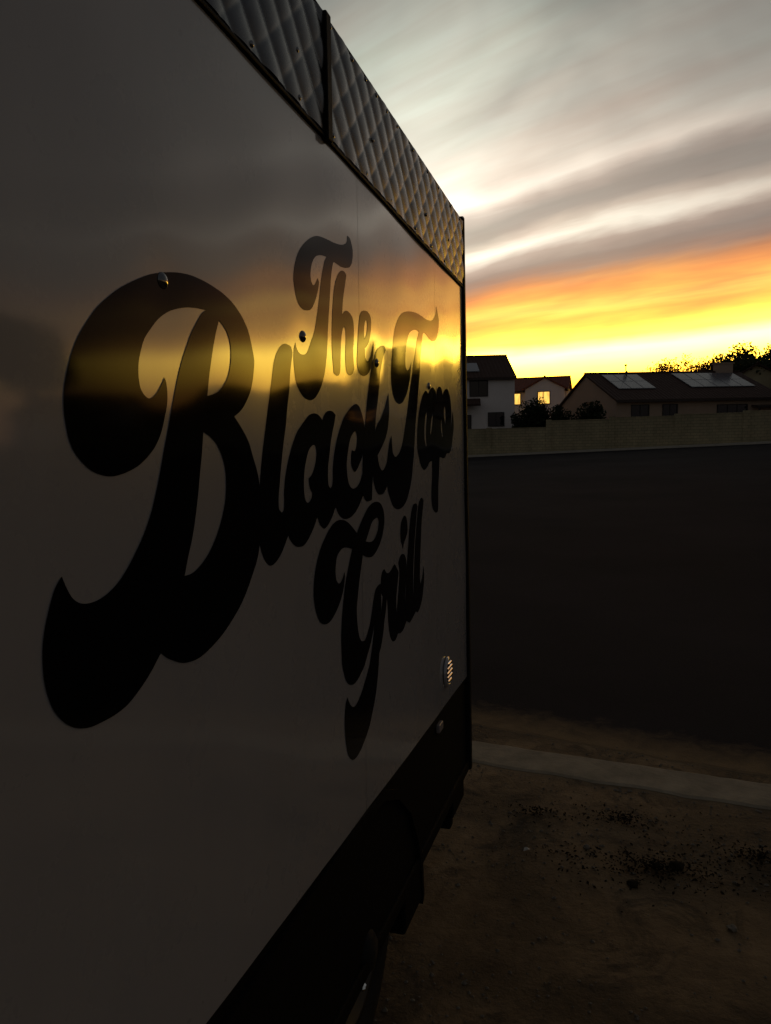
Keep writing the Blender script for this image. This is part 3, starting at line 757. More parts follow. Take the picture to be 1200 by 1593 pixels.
def letter(idx, ch, word, outer, holes):
    loops = [spline(outer)] + [spline(h) for h in holes]
    pts, edges = [], []
    for lp in loops:
        b = len(pts)
        pts += lp
        edges += [(b + i, b + (i + 1) % len(lp)) for i in range(len(lp))]
    us = [p[0] for p in pts]; vs2 = [p[1] for p in pts]
    st = .018
    uu = min(us) + st / 2
    while uu < max(us):
        w = min(vs2) + st / 2
        while w < max(vs2):
            q = (uu, w)
            if sum(inside(q, lp) for lp in loops) % 2:
                if min((q[0] - p[0]) ** 2 + (q[1] - p[1]) ** 2 for p in pts[:sum(map(len, loops))]) > .006 ** 2:
                    pts.append(Vector(q))
            w += st
        uu += st
    vo, eo, fo, *_ = delaunay_2d_cdt(pts, edges, [], 0, 1e-7)
    faces = []
    for f in fo:
        c = (sum(vo[i][0] for i in f) / 3, sum(vo[i][1] for i in f) / 3)
        if sum(inside(c, lp) for lp in loops) % 2:
            faces.append(tuple(f))
    off = .0005 + .00018 * (idx % 4)
    vv = [(XP + relief(p[0], p[1])[0] + off, p[0], p[1]) for p in vo]
    nn = [rnormal(p[0], p[1]) for p in vo]
    # orient towards +x
    ff = []
    for f in faces:
        a, b, c = (vo[i] for i in f)
        ff.append(f if (b[0] - a[0]) * (c[1] - a[1]) - (b[1] - a[1]) * (c[0] - a[0]) > 0 else f[::-1])
    o = mesh_obj('vinyl_letter', vv, ff, M['vinyl'], TR, True, nn)
    o['label'] = ('tittle over the letter i' if ch == 'i dot' else 'black vinyl letter %s' % ch) + ' of the word %s' % word


for i, (ch, word, outer, holes) in enumerate(LETTERS):
    letter(i, ch, word, outer, holes)

# box of the trailer behind the sheets
b = MB()
xi = -1.05
p = [(xi, U0, .66), (XP - .012, U0, .66), (XP - .012, uend(.66) - .01, .66), (xi, uend(.66) - .01, .66),
     (xi, U0, 2.545), (XP - .012, U0, 2.545), (XP - .012, uend(2.545) - .01, 2.545), (xi, uend(2.545) - .01, 2.545)]
b.hexa(p).build('body', M['body'], TR)
MB().hexa([(xi - .02, U0 - .02, 2.547), (XP - .02, U0 - .02, 2.547), (XP - .02, uend(2.55) - .03, 2.547), (xi - .02, uend(2.55) - .03, 2.547),
           (xi + .1, U0 + .1, 2.60), (XP - .25, U0 + .1, 2.60), (XP - .25, uend(2.6) - .2, 2.60), (xi + .1, uend(2.6) - .2, 2.60)]).build('roof', M['body'], TR)


# quilted metal strip: pressed diamonds
def quilt_sheet(u0, u1, last=False):
    p_ = .107; kk = 1.15
    nv = 54
    nu = int((u1 - u0) / (.005 if u1 > 0 else .02))
    vv, ff = [], []
    for i in range(nu + 1):
        for j in range(nv + 1):
            v = V1 + .012 + (V2 - V1 - .012) * j / nv
            u = u0 + (u1 - u0) * i / nu
            if last:
                u = u0 + (uend(v) - .006 - u0) * i / nu
            wob = .010 * mnoise.noise(Vector((u * 3, v * 3, 1.0)))
            a = (u + kk * v + wob) / p_; c = (u - kk * v - wob) / p_
            s1 = abs(math.sin(math.pi * a)); s2 = abs(math.sin(math.pi * c))
            h = .0060 * (s1 ** .5) * (.50 + .50 * s2 ** .4)
            h = h + .0018 * mnoise.noise(Vector((u * 7, v * 7, 5)))
            vv.append((XP + .004 + h, u, v))
    for i in range(nu):
        for j in range(nv):
            k = i * (nv + 1) + j
            ff.append((k, k + nv + 1, k + nv + 2, k + 1))
    return mesh_obj('quilted_sheet', vv, ff, M['quilt'], TR, True)


quilt_sheet(U0, -1.21)
quilt_sheet(-1.185, .318)
quilt_sheet(.345, 1.82, True)
for uc in (-1.198, .3315):
    bevel(MB().box(XP - .004, XP + .016, uc - .0145, uc + .0145, V1 - .002, V2 + .004).build('joint_strip', M['black'], TR), .003)
bevel(MB().box(XP - .004, XP + .008, U0, 1.815, V1 + .001, V1 + .010).build('quilt_trim', M['black'], TR), .003)
MB().box(XP - .02, XP + .007, U0, 1.815, V2 + .0005, V2 + .004).build('top_trim', M['black'], TR)
# corner post
cp = [(XP - .03, uend(.30) - .004, .30), (XP + .012, uend(.30) - .004, .30), (XP + .012, uend(.30) + .030, .30), (XP - .03, uend(.30) + .030, .30),
      (XP - .03, uend(2.58) - .004, 2.575), (XP + .012, uend(2.58) - .004, 2.575), (XP + .012, uend(2.58) + .024, 2.575), (XP - .03, uend(2.58) + .024, 2.575)]
bevel(MB().hexa(cp).build('corner_post', M['black'], TR), .006, 3)


def dome(r, h, n=14, m_=5):
    vv = [(h, 0, 0)]
    for i in range(1, m_ + 1):
        a = math.pi / 2 * i / m_
        for k in range(n):
            t = 2 * math.pi * k / n
            vv.append((h * math.cos(a), r * math.sin(a) * math.cos(t), r * math.sin(a) * math.sin(t)))
    ff = [(0, 1 + k, 1 + (k + 1) % n) for k in range(n)]
    for i in range(m_ - 1):
        for k in range(n):
            a = 1 + i * n
            ff.append((a + k, a + n + k, a + n + (k + 1) % n, a + (k + 1) % n))
    return vv, ff


def stamped(name, vv, ff, mat):
    me = bpy.data.meshes.new(name)
    me.from_pydata(vv, [], ff)
    me.materials.append(mat)
    for p_ in me.polygons:
        p_.use_smooth = True
    return me


rv = stamped('rivet', *dome(.0062, .0045, 10, 3), M['rivet'])
RIV = [(u, 2.543) for u in (.36, .502, .600, .688, .78, .880, 1.052, 1.236, 1.393, 1.592, 1.75, .17, 0, -.2, -.4)]
RIV += [(u, 2.318) for u in (-.022, .181, .366, .597, .808, 1.07, 1.276, 1.479, 1.67, -.25, -.45)]
RIV += [(.175, 2.405), (.652, 2.418), (1.213, 2.400), (-.25, 2.41), (1.55, 2.41)]
for u, v in RIV:
    o = link(bpy.data.objects.new('rivet', rv), TR)
    o.location = (XP + .0075, u, v)
fm = stamped('fastener', *dome(.0120, .0070, 20, 6), M['stud'])
for u, v in FAST[:5]:
    o = link(bpy.data.objects.new('fastener', fm), TR)
    o.location = (XP + relief(u, v)[0] - .0005, u, v)
# round louvred vent near the front corner
vent = MB().lathe_x([(0, .056), (.006, .055), (.010, .051), (.010, .046), (.004, .043)], (XP + .0015, 1.489, .832), 32).build('vent', M['panel'], TR, True)
MB().lathe_x([(0, .0001), (0, .044)], (XP + .003, 1.489, .832), 24).build('vent_backing', M['black'], vent)
for k in range(5):
    zc = .832 - .032 + k * .016
    half = math.sqrt(.041 ** 2 - (zc - .832) ** 2)
    vv, ff = [], []
    nS = 7
    for i in range(9):
        u = 1.489 - half + 2 * half * i / 8
        for j in range(nS):
            a = R(-62 + 124 * j / (nS - 1))
            vv.append((XP + .005 + .011 * math.cos(a), u, zc + .0075 * math.sin(a)))
    for i in range(8):
        for j in range(nS - 1):
            q = i * nS + j
            ff.append((q, q + nS, q + nS + 1, q + 1))
    mesh_obj('slat', vv, ff, M['chrome'], vent, True)

# skirt, bottom rail, reflector, jack, wheels
sk = [(XP - .05, U0, .318), (XP - .008, U0, .318), (XP - .008, uend(.32) - .006, .318), (XP - .05, uend(.32) - .006, .318),
      (XP - .05, U0, vbot(U0) + .01), (XP - .008, U0, vbot(U0) + .01), (XP - .008, uend(.7) - .006, vbot(1.85) + .01), (XP - .05, uend(.7) - .006, vbot(1.85) + .01)]
MB().hexa(sk).build('skirt', M['skirt'], TR)
bevel(MB().box(XP - .06, XP + .004, U0, 1.93, .300, .345).build('bottom_rail', M['skirt'], TR), .006)
bevel(MB().box(XP - .010, XP + .006, 1.345, 1.405, .648, .678).build('reflector', M['reflector'], TR), .005, 3)
jk = MB().box(XP - .10, XP - .012, 1.64, 1.86, .20, .299)
jk.box(XP - .09, XP - .03, 1.67, 1.72, .14, .199)
bevel(jk.build('stabiliser_jack', M['skirt'], TR), .008)


def wheel(u, v):
    w_ = empty('wheel', (0, 0, 0)); w_.parent = TR
    c = (XP - .03, u, v)
    prof = [(-.20, .19), (-.205, .25), (-.19, .318), (-.165, .337), (-.15, .340), (-.05, .340), (-.035, .337), (-.012, .318), (0, .25), (-.006, .205), (-.02, .19)]
    t_ = MB().lathe_x(prof, c, 48)
    t_.build('tyre', M['rubber'], w_, True)
    MB().lathe_x([(-.02, .192), (-.008, .198), (-.012, .185), (-.05, .16), (-.055, .13), (-.022, .115), (-.012, .062)], c, 36).build('rim', M['rim'], w_, True)
    MB().lathe_x([(-.015, .062), (.02, .056), (.035, .040), (.04, .0005)], c, 28).build('hub_cap', M['rubber'], w_, True)
    for k in range(5):
        a = R(-88 + 72 * k)
        MB().lathe_x([(-.02, .012), (.006, .011), (.012, .006), (.013, .0004)], (c[0], u + .10 * math.cos(a), v + .10 * math.sin(a)), 6).build('lug_nut', M['chrome'], w_)
    return w_


wheel(.565, .340)
wheel(-.30, .31)
# fender over the pair of wheels
vv, ff = [], []
path = [(1.10, .20), (1.09, .30), (1.06, .42), (.97, .56), (.84, .66), (.70, .715), (.50, .73), (-.30, .70), (-.50, .685), (-.65, .62), (-.76, .50), (-.80, .38), (-.82, .25)]
for u, v in path:
    vv += [(XP - .25, u, v), (XP + .006, u, v), (XP + .006, u - (.02 if u > .1 else -.02), v - .022), (XP - .25, u - (.02 if u > .1 else -.02), v - .022)]
for i in range(len(path) - 1):
    for k in range(4):
        ff.append((i * 4 + k, i * 4 + (k + 1) % 4, i * 4 + 4 + (k + 1) % 4, i * 4 + 4 + k))
ff += [(0, 1, 2, 3), tuple(len(vv) - 4 + k for k in (3, 2, 1, 0))]
mesh_obj('fender', vv, ff, M['skirt'], TR)
bevel(MB().box(XP - .24, XP + .002, .88, 1.095, .19, .318).build('mud_guard', M['skirt'], TR), .01)
MB().box(xi + .1, XP - .35, U0 + .1, 1.8, .36, .655).build('chassis', M['skirt'], TR)


# ------------------------------------------------------------------ houses
def window(h, x0, x1, z0, z1, y=0.0, pane='glass', side=None, bars=1, name='window'):
    """window on the front wall (y) or on the left gable wall (side = 'left')"""
    def T(px, py, pz):
        return (px, y + py, pz) if side is None else (py, y + px, pz)
    f = MB()
    w = .07
    def bx(a0, a1, b0, b1, c0, c1):
        pp = [T(*q) for q in [(a0, b0, c0), (a1, b0, c0), (a1, b1, c0), (a0, b1, c0), (a0, b0, c1), (a1, b0, c1), (a1, b1, c1), (a0, b1, c1)]]
        f.hexa(pp)
    bx(x0 - w, x0, -.06, .02, z0 - w, z1 + w); bx(x1, x1 + w, -.06, .02, z0 - w, z1 + w)
    bx(x0, x1, -.055, .02, z1, z1 + w); bx(x0, x1, -.08, .02, z0 - w, z0)
    for k in range(bars):
        xm = x0 + (x1 - x0) * (k + 1) / (bars + 1)
        bx(xm - .025, xm + .025, -.045, .02, z0, z1)
    wo = f.build(name, M['frame'], h)
    g_ = MB()
    g_.hexa([T(*q) for q in [(x0, -.012, z0), (x1, -.012, z0), (x1, .015, z0), (x0, .015, z0), (x0, -.012, z1), (x1, -.012, z1), (x1, .015, z1), (x0, .015, z1)]])
    g_.build('pane', M[pane], wo)
    return wo


def gable_body(h, L, D, eave, ridge, wall, roof, x0=0.0, y0=0.0, ov=.4, rake=.3, ridge_x=True):
    """rectangular block under a gable roof; the ridge runs along x, or along y"""
    def T(a, b_, c):
        return (x0 + a, y0 + b_, c) if ridge_x else (x0 + b_, y0 + a, c)
    if not ridge_x:
        L, D = D, L
    vv = [T(0, 0, -.6), T(L, 0, -.6), T(L, D, -.6), T(0, D, -.6), T(0, 0, eave), T(L, 0, eave), T(L, D, eave), T(0, D, eave), T(0, D / 2, ridge), T(L, D / 2, ridge)]
    ff = [(0, 1, 5, 4), (2, 3, 7, 6), (1, 2, 6, 9, 5), (3, 0, 4, 8, 7), (4, 5, 9, 8), (6, 7, 8, 9)]
    mesh_obj('wall', vv, ff, M[wall], h)
    sl = (ridge - eave) / (D / 2)
    slopes = []
    for s in (0, 1):
        def Q(a, t, lift, s=s):     # t: 0 eave .. 1 ridge
            yy = -ov + (D / 2 + ov) * t
            zz = eave - ov * sl + (ridge - eave + ov * sl) * t + .02 + lift
            return T(a, yy if s == 0 else D - yy, zz)
        p_ = [Q(-rake, 0, 0), Q(L + rake, 0, 0), Q(L + rake, 1, 0), Q(-rake, 1, 0), Q(-rake, 0, .14), Q(L + rake, 0, .14), Q(L + rake, 1, .14), Q(-rake, 1, .14)]
        o = MB().hexa(p_).build('roof_slope', M[roof], h)
        f0, f1 = Q(-rake, 0, -.05), Q(L + rake, 0, -.05)
        dy = -.03 if s == 0 else .03
        q = MB()
        a_, b_ = Vector(f0), Vector(f1)
        nv_ = Vector(T(0, dy, 0)) - Vector(T(0, 0, 0))
        up = Vector((0, 0, .17))
        q.hexa([a_ + nv_, b_ + nv_, b_ - nv_ * .1, a_ - nv_ * .1, a_ + nv_ + up, b_ + nv_ + up, b_ - nv_ * .1 + up, a_ - nv_ * .1 + up])
        q.build('fascia', M['fascia'], h)
        slopes.append((o, Q))
    rp = [T(-rake, D / 2, ridge + .17), T(L + rake, D / 2, ridge + .17)]
    MB().tube(rp, .10, 6).build('ridge_cap', M[roof], h)
    return slopes


def solar(slope, Q, L, rake, a0, t0, cols, rows, w=1.0, hgt=1.72, slen=6.0):
    """modules lying just above a roof slope; a along the eave, t up the slope"""
    for i in range(cols):
        for j in range(rows):
            a = a0 + i * (w + .03)
            ta = t0 - j * (hgt + .03) / slen
            tb = ta - hgt / slen
            p_ = [Q(a, tb, .20), Q(a + w, tb, .20), Q(a + w, ta, .20), Q(a, ta, .20), Q(a, tb, .245), Q(a + w, tb, .245), Q(a + w, ta, .245), Q(a, ta, .245)]
            so = MB().hexa(p_).build('solar_panel', M['solar_frame'], slope)
            e = .035; et = e / slen
            c_ = [Q(a + e, tb + et, .2455), Q(a + w - e, tb + et, .2455), Q(a + w - e, ta - et, .2455), Q(a + e, ta - et, .2455),
                  Q(a + e, tb + et, .249), Q(a + w - e, tb + et, .249), Q(a + w - e, ta - et, .249), Q(a + e, ta - et, .249)]
            MBs.append((so, c_))


MBs = []


def flush_cells():
    # cells join their module's mesh as a second material so that a module stays one part
    for so, c_ in MBs:
        me = so.data
        n0 = len(me.vertices)
        vv = [tuple(v.co) for v in me.vertices] + [tuple(q) for q in c_]
        ff = [tuple(p_.vertices) for p_ in me.polygons] + [tuple(i + n0 for i in f) for f in BOXF]
        k = len(me.polygons)
        me.clear_geometry()
        me.from_pydata(vv, [], ff)
        me.materials.append(M['solar'])
        for i, p_ in enumerate(me.polygons):
            p_.material_index = 0 if i < k else 1


def hloc(x, y, ang, back):
    """ground point: corner (x, y) moved back along the rotated front by `back` metres"""
    return (x - back * math.cos(ang), y - back * math.sin(ang), 0)


# pale two-storey house, half hidden by the trailer
A1 = R(18)
h1 = empty('two_storey_house', hloc(-7.9, 61, A1, 11), 'pale two-storey house with dark windows just right of the trailer', 'house', A1)
s1 = gable_body(h1, 11, 8, 5.98, 7.86, 'stucco', 'tile_brown', ov=.30, rake=.12)
window(h1, 7.55, 8.85, 4.62, 5.72); window(h1, 8.95, 10.1, 2.28, 3.25); window(h1, 7.12, 7.52, 1.6, 3.08, bars=0, name='door')
window(h1, 2.2, 3.6, 4.6, 5.7); window(h1, 2.0, 3.8, 1.6, 3.2)
MB().hexa([(4.6, -1.3, 3.80), (8.15, -1.3, 3.80), (8.30, 0, 4.28), (4.6, 0, 4.28), (4.6, -1.3, 3.93), (8.15, -1.3, 3.93), (8.30, 0, 4.41), (4.6, 0, 4.41)]).build('porch_roof', M['tile_brown'], h1)
MB().box(4.8, 4.95, -1.2, -1.05, -.3, 3.81).build('porch_post', M['fascia'], h1)
solar(s1[0][0], s1[0][1], 11, .1, 4.3, .62, 4, 1, slen=4.4)

# smaller house behind it with lit windows
h2 = empty('lit_window_house', (-15.0, 76.5, 0), 'small red-roofed house with glowing yellow windows behind the pale two-storey house', 'house')
gable_body(h2, 10.0, 6, 5.72, 6.95, 'stucco', 'tile_red', ov=.35, rake=.25)
gable_body(h2, 3.7, 3.3, 5.80, 6.78, 'stucco', 'tile_red', x0=6.2, y0=-.9, ov=.3, rake=.2, ridge_x=False)
window(h2, 4.75, 5.62, 4.45, 5.45, 0, 'lit', bars=0); window(h2, 7.45, 8.5, 4.4, 5.5, -.9, 'lit', bars=1)
window(h2, 1.2, 2.6, 4.4, 5.4)

# long low house with the solar arrays
A3 = R(25)
h3 = empty('solar_roof_house', (-.32, 61, 0), 'long low house with two solar arrays on its brown roof, behind the block wall', 'house', A3)
s3 = gable_body(h3, 13.3, 11.2, 3.95, 6.18, 'stucco_tan', 'tile_brown', ov=.45, rake=.2)
window(h3, 1.25, 2.55, 2.62, 3.50); window(h3, 3.75, 4.85, 2.60, 3.50); window(h3, 8.2, 10.6, 1.2, 3.4, bars=2)
solar(s3[0][0], s3[0][1], 15.5, .2, 1.0, .90, 3, 2, 1.0, 1.75, 6.5)
solar(s3[0][0], s3[0][1], 15.5, .2, 7.1, .92, 5, 2, 1.06, 1.75, 6.5)
Q3 = s3[0][1]
for a, t, hh in ((3.35, .985, .75), (3.05, .86, .45)):
    q = Vector(Q3(a, t, 0))
    MB().tube([q, q + Vector((0, 0, hh)), q + Vector((0, 0, hh + .01)), q + Vector((0, 0, hh + .16))], [.045, .045, .10, .10], 8).build('vent_pipe', M['pipe'], s3[0][0])
q = Vector(Q3(11.3, .97, 0))
ch = MB().box(q.x, q.x + 1.3, q.y - .35, q.y + .45, q.z - .5, q.z + .85)
ch.box(q.x - .08, q.x + 1.38, q.y - .43, q.y + .53, q.z + .851, q.z + .95)
ch.build('chimney', M['stucco_tan'], s3[1][0])
MB().hexa([(11.0, -.9, 3.15), (20.5, -.9, 3.15), (20.5, 5.0, 3.75), (11.0, 5.0, 3.75), (11.0, -.9, 3.28), (20.5, -.9, 3.28), (20.5, 5.0, 3.88), (11.0, 5.0, 3.88)]).build('patio_roof', M['fascia'], h3)
for px2 in (11.15, 14.2, 17.3, 20.3):
    MB().tube([(px2, -.8, 0), (px2, -.8, 3.15)], .07, 8).build('patio_post', M['fascia'], h3)
MB().box(13.32, 20.4, 4.6, 4.8, -.5, 3.6).build('patio_wall', M['fascia'], h3)

# gabled house at the right edge
h4 = empty('gabled_house', (7.4, 76, 0), 'yellowish gabled house under the dark tree at the right edge', 'house')
gable_body(h4, 8.4, 12, 4.75, 7.15, 'stucco_yellow', 'tile_brown', ov=.5, rake=.35, ridge_x=False)
window(h4, 3.4, 5.0, 3.2, 4.6)

# houses further along the street, seen only as reflections in the trailer side
h5 = empty('corner_house', (16.3, 63, .75), 'tall two-storey house beyond the right edge, mirrored in the trailer side', 'house', R(-4))
gable_body(h5, 4.6, 9, 6.1, 8.75, 'stucco', 'tile_brown')
window(h5, .7, 2.0, 4.6, 5.8); window(h5, 2.7, 4.0, 4.6, 5.8)
h8 = empty('rear_house', (13.2, 73, .7), 'low house beyond the right edge, behind the slender tree', 'house')
gable_body(h8, 9, 8, 4.2, 6.4, 'stucco_tan', 'tile_brown')
window(h8, 2, 3.4, 2.6, 3.7)
h6 = empty('low_house', (25.0, 62, .9), 'low brown-roofed house beyond the right edge, beside the tall corner house', 'house', R(6))
gable_body(h6, 13, 9, 3.4, 5.6, 'stucco_tan', 'tile_brown')
window(h6, 2, 3.6, 2.0, 3.1); window(h6, 7, 9, 2.0, 3.1)
h7 = empty('end_house', (42.0, 60, 1.0), 'low house at the far right end of the street, outside the picture', 'house', R(-8))
gable_body(h7, 14, 10, 3.3, 5.3, 'stucco', 'tile_red')
window(h7, 3, 5, 1.8, 3.0)
h0 = empty('hidden_house', (-33.0, 62, 0), 'pale house wholly behind the trailer, left of the two-storey house', 'house', R(4))
gable_body(h0, 11, 9, 3.4, 5.6, 'stucco', 'tile_brown')
window(h0, 7, 8.6, 2.0, 3.1)
flush_cells()

# ------------------------------------------------------------------ block wall along the far pavement
WY = 57.0
wl = empty('block_wall', (0, WY, 0), 'long tan block wall with pilasters across the road, in front of the houses', 'wall')
px_ = [-4.95 + 4.35 * k for k in range(-10, 13)]
for i in range(len(px_) - 1):
    a, b_ = px_[i] + .2, px_[i + 1] - .2
    mid = (a + b_) / 2
    top = 2.04 if mid < -4.95 else (2.50 if mid < -.6 else 2.60 + max(0.0, .02 * (mid - 2)))
    if mid < -15: top = 1.9
    MB().box(a, b_, 0, .2, -.3, top - .06).build('wall_panel', M['block'], wl)
    MB().box(a - .001, b_ + .001, -.025, .225, top - .058, top).build('coping', M['block'], wl)
for i, x_ in enumerate(px_):
    top = 2.08 if x_ < -5.0 else (2.56 if x_ < -.7 else 2.66 + max(0.0, .02 * (x_ - 1)))
    if x_ < -15: top = 1.95
    MB().box(x_ - .2, x_ + .2, -.06, .26, -.3, top).build('pilaster', M['block'], wl)


# ------------------------------------------------------------------ trees and shrubs
def leaves(vv, ff, c, rad, n, size, flat=1.0, core=0.0):
    for _ in range(n):
        while True:
            d = Vector((random.uniform(-1, 1), random.uniform(-1, 1), random.uniform(-1, 1)))
            if core < d.length < 1: break
        p_ = Vector(c) + Vector((d.x * rad[0], d.y * rad[1], d.z * rad[2]))
        u = Vector((random.gauss(0, 1), random.gauss(0, 1), random.gauss(0, flat))).normalized()
        w = u.orthogonal().normalized()
        w = (Matrix.Rotation(random.uniform(0, 6.28), 3, u) @ w)
        t = u.cross(w)
        s = size * random.uniform(.6, 1.4)
        k = len(vv)
        vv += [p_ - w * s, p_ + t * s * .45, p_ + w * s, p_ - t * s * .45]
        ff.append((k, k + 1, k + 2, k + 3))


def limb(mb, p_, d, length, r, depth, tips, spread=.6, kids=3):
    pts = [Vector(p_)]
    dd = Vector(d).normalized()
    for i in range(3):
        dd = (dd + Vector((random.gauss(0, .16), random.gauss(0, .16), random.gauss(.05, .10)))).normalized()
        pts.append(pts[-1] + dd * length / 3)
    mb.tube(pts, [r, r * .85, r * .7, r * .5], 5 if depth < 2 else 7, cap=False)
    tips.append(pts[-1])
    if depth <= 1: tips.append(pts[2])
    if depth > 0:
        for k in range(kids):
            nd = (dd + Vector((random.gauss(0, spread), random.gauss(0, spread), random.gauss(.1, spread * .6)))).normalized()
            limb(mb, pts[-1 if k else 2], nd, length * random.uniform(.55, .8), r * .5, depth - 1, tips, spread, kids)


def tree(name, loc, label, height, rx, crown_z, n, size, leafmat, sparse=False, group=None, seed=1):
    random.seed(seed)
    t = empty(name, loc, label, 'tree', 0, group)
    mb = MB(); tips = []
    th = height * (.34 if not sparse else .42)
    mb.tube([(0, 0, -.4), (.06, 0, th * .5), (.0, .05, th)], [height * .030, height * .024, height * .02], 9)
    for k in range(5 if not sparse else 7):
        a = 2 * math.pi * k / (5 if not sparse else 7) + random.uniform(-.3, .3)
        limb(mb, (0, .05, th * .97), (math.cos(a) * .8, math.sin(a) * .8, .75), height * (.26 if not sparse else .24), height * .012, 3 if sparse else 2, tips, .55, 3)
    # keep the limbs inside the crown's height
    mb.v = [(x, y, min(z, height - .05 * random.random())) for x, y, z in mb.v]
    mb.build('trunk', M['bark'], t)
    vv, ff = [], []
    for tp in tips:
        leaves(vv, ff, (tp.x, tp.y, min(tp.z, height - .3)), (rx, rx, rx * .8), n, size)
    mesh_obj('crown', vv, ff, M[leafmat], t)
    return t


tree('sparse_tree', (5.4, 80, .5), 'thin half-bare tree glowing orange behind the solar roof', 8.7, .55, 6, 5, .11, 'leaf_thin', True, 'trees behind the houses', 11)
tree('leafy_tree', (11.4, 81, .5), 'dark leafy tree behind the chimney at the right edge', 9.6, 1.3, 6, 90, .16, 'leaf', False, 'trees behind the houses', 5)
tree('street_tree', (15.2, 82, .5), 'second dark leafy tree, right of the one behind the chimney', 10.6, 1.25, 6, 80, .17, 'leaf', False, 'trees behind the houses', 8)
tree('slender_tree', (14.95, 63, .7), 'slender dark tree beyond the right edge, between the gabled and the corner house', 8.6, .62, 6, 40, .15, 'leaf', False, 'trees behind the houses', 41)
tree('garden_tree', (22.3, 65, .7), 'dark round tree beyond the right edge, beside the tall corner house', 7.2, 1.0, 5, 60, .17, 'leaf', False, 'trees behind the houses', 21)
tree('glow_block_tree', (51.5, 56, 1.0), 'tall broad tree added unseen beyond the right edge, blocking the glow left of the letter B', 13.0, 2.4, 6, 150, .30, 'leaf', False, 'trees behind the houses', 51)  # added out of view to cut off the reflected glow at the panel's left
tree('yard_tree', (39.5, 66, .5), 'broad dark tree beyond the right edge, between two low houses', 6.2, 1.0, 5, 45, .17, 'leaf', False, 'trees behind the houses', 31)


def shrub(loc, rx, rz, n, label, seed):
    random.seed(seed)
    t = empty('shrub', loc, label, 'shrub', 0, 'dark shrubs behind the block wall')
    mb = MB(); vv, ff = [], []
    for k in range(9):
        a = random.uniform(0, 6.28); rr = random.uniform(.1, .75) * rx
        top = Vector((math.cos(a) * rr, math.sin(a) * rr * .6, rz * random.uniform(.55, 1.0)))
        mb.tube([(0, 0, -.2), top * .5 + Vector((0, 0, .2)), top], [.04, .03, .012], 5)
        for q_ in (top, top * .75, top * .5 + Vector((0, 0, -.2))):
            leaves(vv, ff, q_, (rx * .45, rx * .4, rz * .22), n * 2, .12)
    mb.build('stem', M['bark'], t)
    mesh_obj('foliage', vv, ff, M['shrub'], t)


shrub((-5.6, 58.7, .3), 1.5, 3.7, 110, 'tall dark shrub over the wall, in front of the lit windows', 3)
shrub((-6.95, 58.5, .3), .85, 2.5, 80, 'low dark shrub between the two-storey house and the tall shrub', 4)
shrub((-4.3, 58.8, .3), 1.0, 2.9, 90, 'dark shrub between the tall shrub and the tan gable wall', 5)
shrub((-2.0, 58.6, .3), 1.3, 2.95, 90, 'wide dark shrub over the wall, in front of the tan gable wall', 6)

# ------------------------------------------------------------------ things lying on the dirt
random.seed(19)
vv, ff = [], []


def pebble(x, y, r):
    k = len(vv)
    rot = Matrix.Rotation(random.uniform(0, 6.28), 3, 'Z')
    base = [(1, 0, 0), (.3, .9, .05), (-.8, .5, 0), (-.7, -.6, .05), (.4, -.85, 0), (.15, .1, .62), (0, 0, -.4)]
    for b_ in base:
        q_ = rot @ Vector([c * random.uniform(.75, 1.2) for c in b_])
        vv.append((x + q_.x * r, y + q_.y * r * .8, gz(x, y) + .002 + q_.z * r))
    for i in range(5):
        ff.append((k + i, k + (i + 1) % 5, k + 5)); ff.append((k + (i + 1) % 5, k + i, k + 6))


for _ in range(3800):
    y = random.uniform(1.9, 4.4); x = random.uniform(-.9, 1.9)
    if y > edge_y(x) + .12 or abs(y - kerb_line(x)) < .15: continue
    if mnoise.noise(Vector((x * 1.4, y * 1.4, 3))) < -.15 and random.random() < .7: continue
    pebble(x, y, random.choice((.003, .004, .004, .005, .006, .008)) * random.uniform(.7, 1.5))
o = mesh_obj('gravel', vv, ff, M['stone'], None)
tag(o, 'loose gravel scattered over the brown dirt shoulder', 'gravel', kind='stuff')


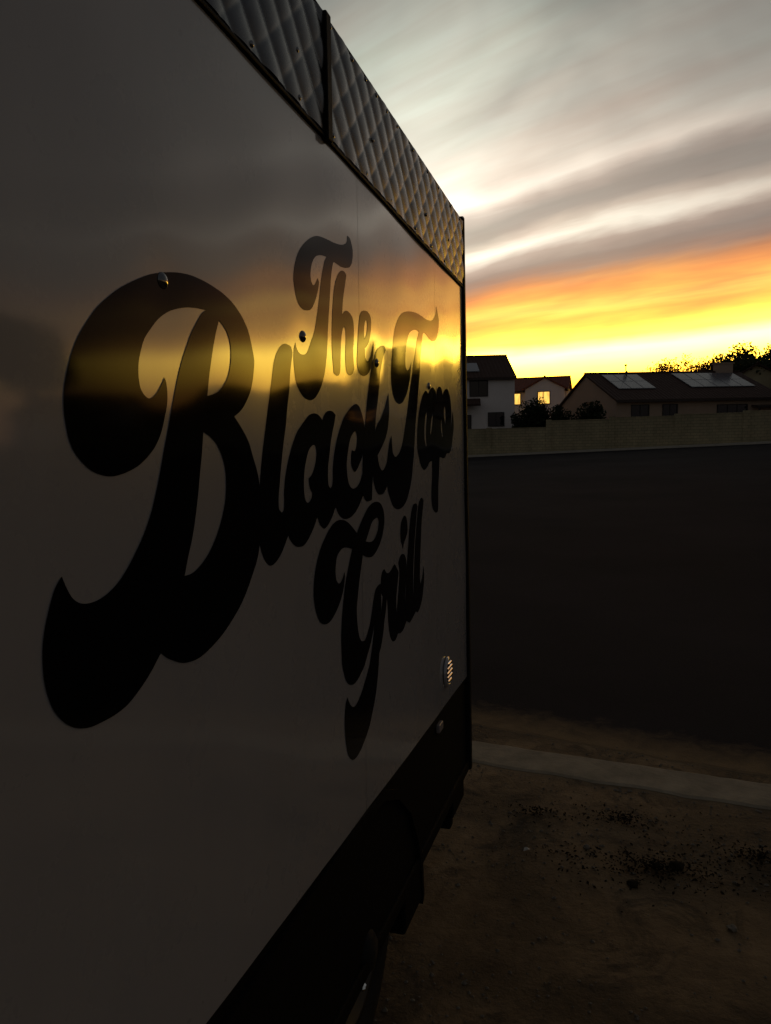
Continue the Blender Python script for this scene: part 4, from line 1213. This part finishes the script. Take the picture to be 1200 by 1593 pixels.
def debris(loc, r, n, label, seed):
    random.seed(seed)
    vv, ff = [], []
    for _ in range(n):
        a = random.uniform(0, 6.28); d = r * abs(random.gauss(0, .75))
        p_ = Vector((math.cos(a) * d * 1.9, math.sin(a) * d * .8, random.uniform(0.002, .010 + .02 * max(0, 1 - d / r))))
        u = Vector((random.gauss(0, .5), random.gauss(0, .5), 1)).normalized()
        w = Matrix.Rotation(random.uniform(0, 6.28), 3, u) @ u.orthogonal().normalized()
        t = u.cross(w); s = random.uniform(.003, .010)
        k = len(vv)
        vv += [p_ - w * s, p_ + t * s * .5 + u * .004, p_ + w * s, p_ - t * s * .5]
        ff.append((k, k + 1, k + 2, k + 3))
    o = mesh_obj('leaf_litter', vv, ff, M['dry'])
    o.location = loc
    tag(o, label, 'leaf litter', 'dry leaf patches on the dirt', 'stuff')


debris((.13, 2.92, .001), .17, 900, 'largest dark patch of dry leaves on the dirt', 2)
debris((.52, 3.10, .001), .13, 420, 'dark patch of dry leaves near the right edge', 3)
debris((.02, 3.28, .001), .10, 260, 'small dark patch of dry leaves towards the kerb', 4)
debris((-.35, 3.25, .001), .08, 140, 'thin patch of dry leaves near the trailer', 5)


def stone(loc, r, label, mat='stone', seed=1):
    random.seed(seed)
    bm = bmesh.new()
    bmesh.ops.create_icosphere(bm, subdivisions=2, radius=r)
    off = random.uniform(0, 50)
    for v in bm.verts:
        v.co *= 1 + .45 * mnoise.noise(v.co * (1.3 / r) + Vector((off, 0, 0)))
        v.co.z *= .6
    me = bpy.data.meshes.new('stone'); bm.to_mesh(me); bm.free()
    me.materials.append(M[mat])
    o = link(bpy.data.objects.new('stone', me)); o.location = loc
    tag(o, label, 'stone', 'stones on the dirt')


stone((.05, 2.80, .008), .022, 'dark stone just below the largest leaf patch', 'dry', 3)
stone((.21, 2.96, .010), .028, 'dark lump of earth inside the largest leaf patch', 'dry', 4)
stone((.36, 2.62, .006), .016, 'small stone on bare dirt below the leaf patches', 'stone', 5)
stone((-.12, 3.02, .006), .014, 'small stone between the trailer and the leaves', 'stone', 6)
# scrap of pale litter
lo = mesh_obj('paper_scrap', [(0, 0, 0), (.022, .004, .008), (.026, .016, .003), (.004, .014, .010), (.012, .008, .014)], [(0, 1, 4), (1, 2, 4), (2, 3, 4), (3, 0, 4)], M['litter'])
lo.location = (-.36, 2.93, .003)
tag(lo, 'tiny scrap of pale paper on the dirt beside the trailer', 'litter')
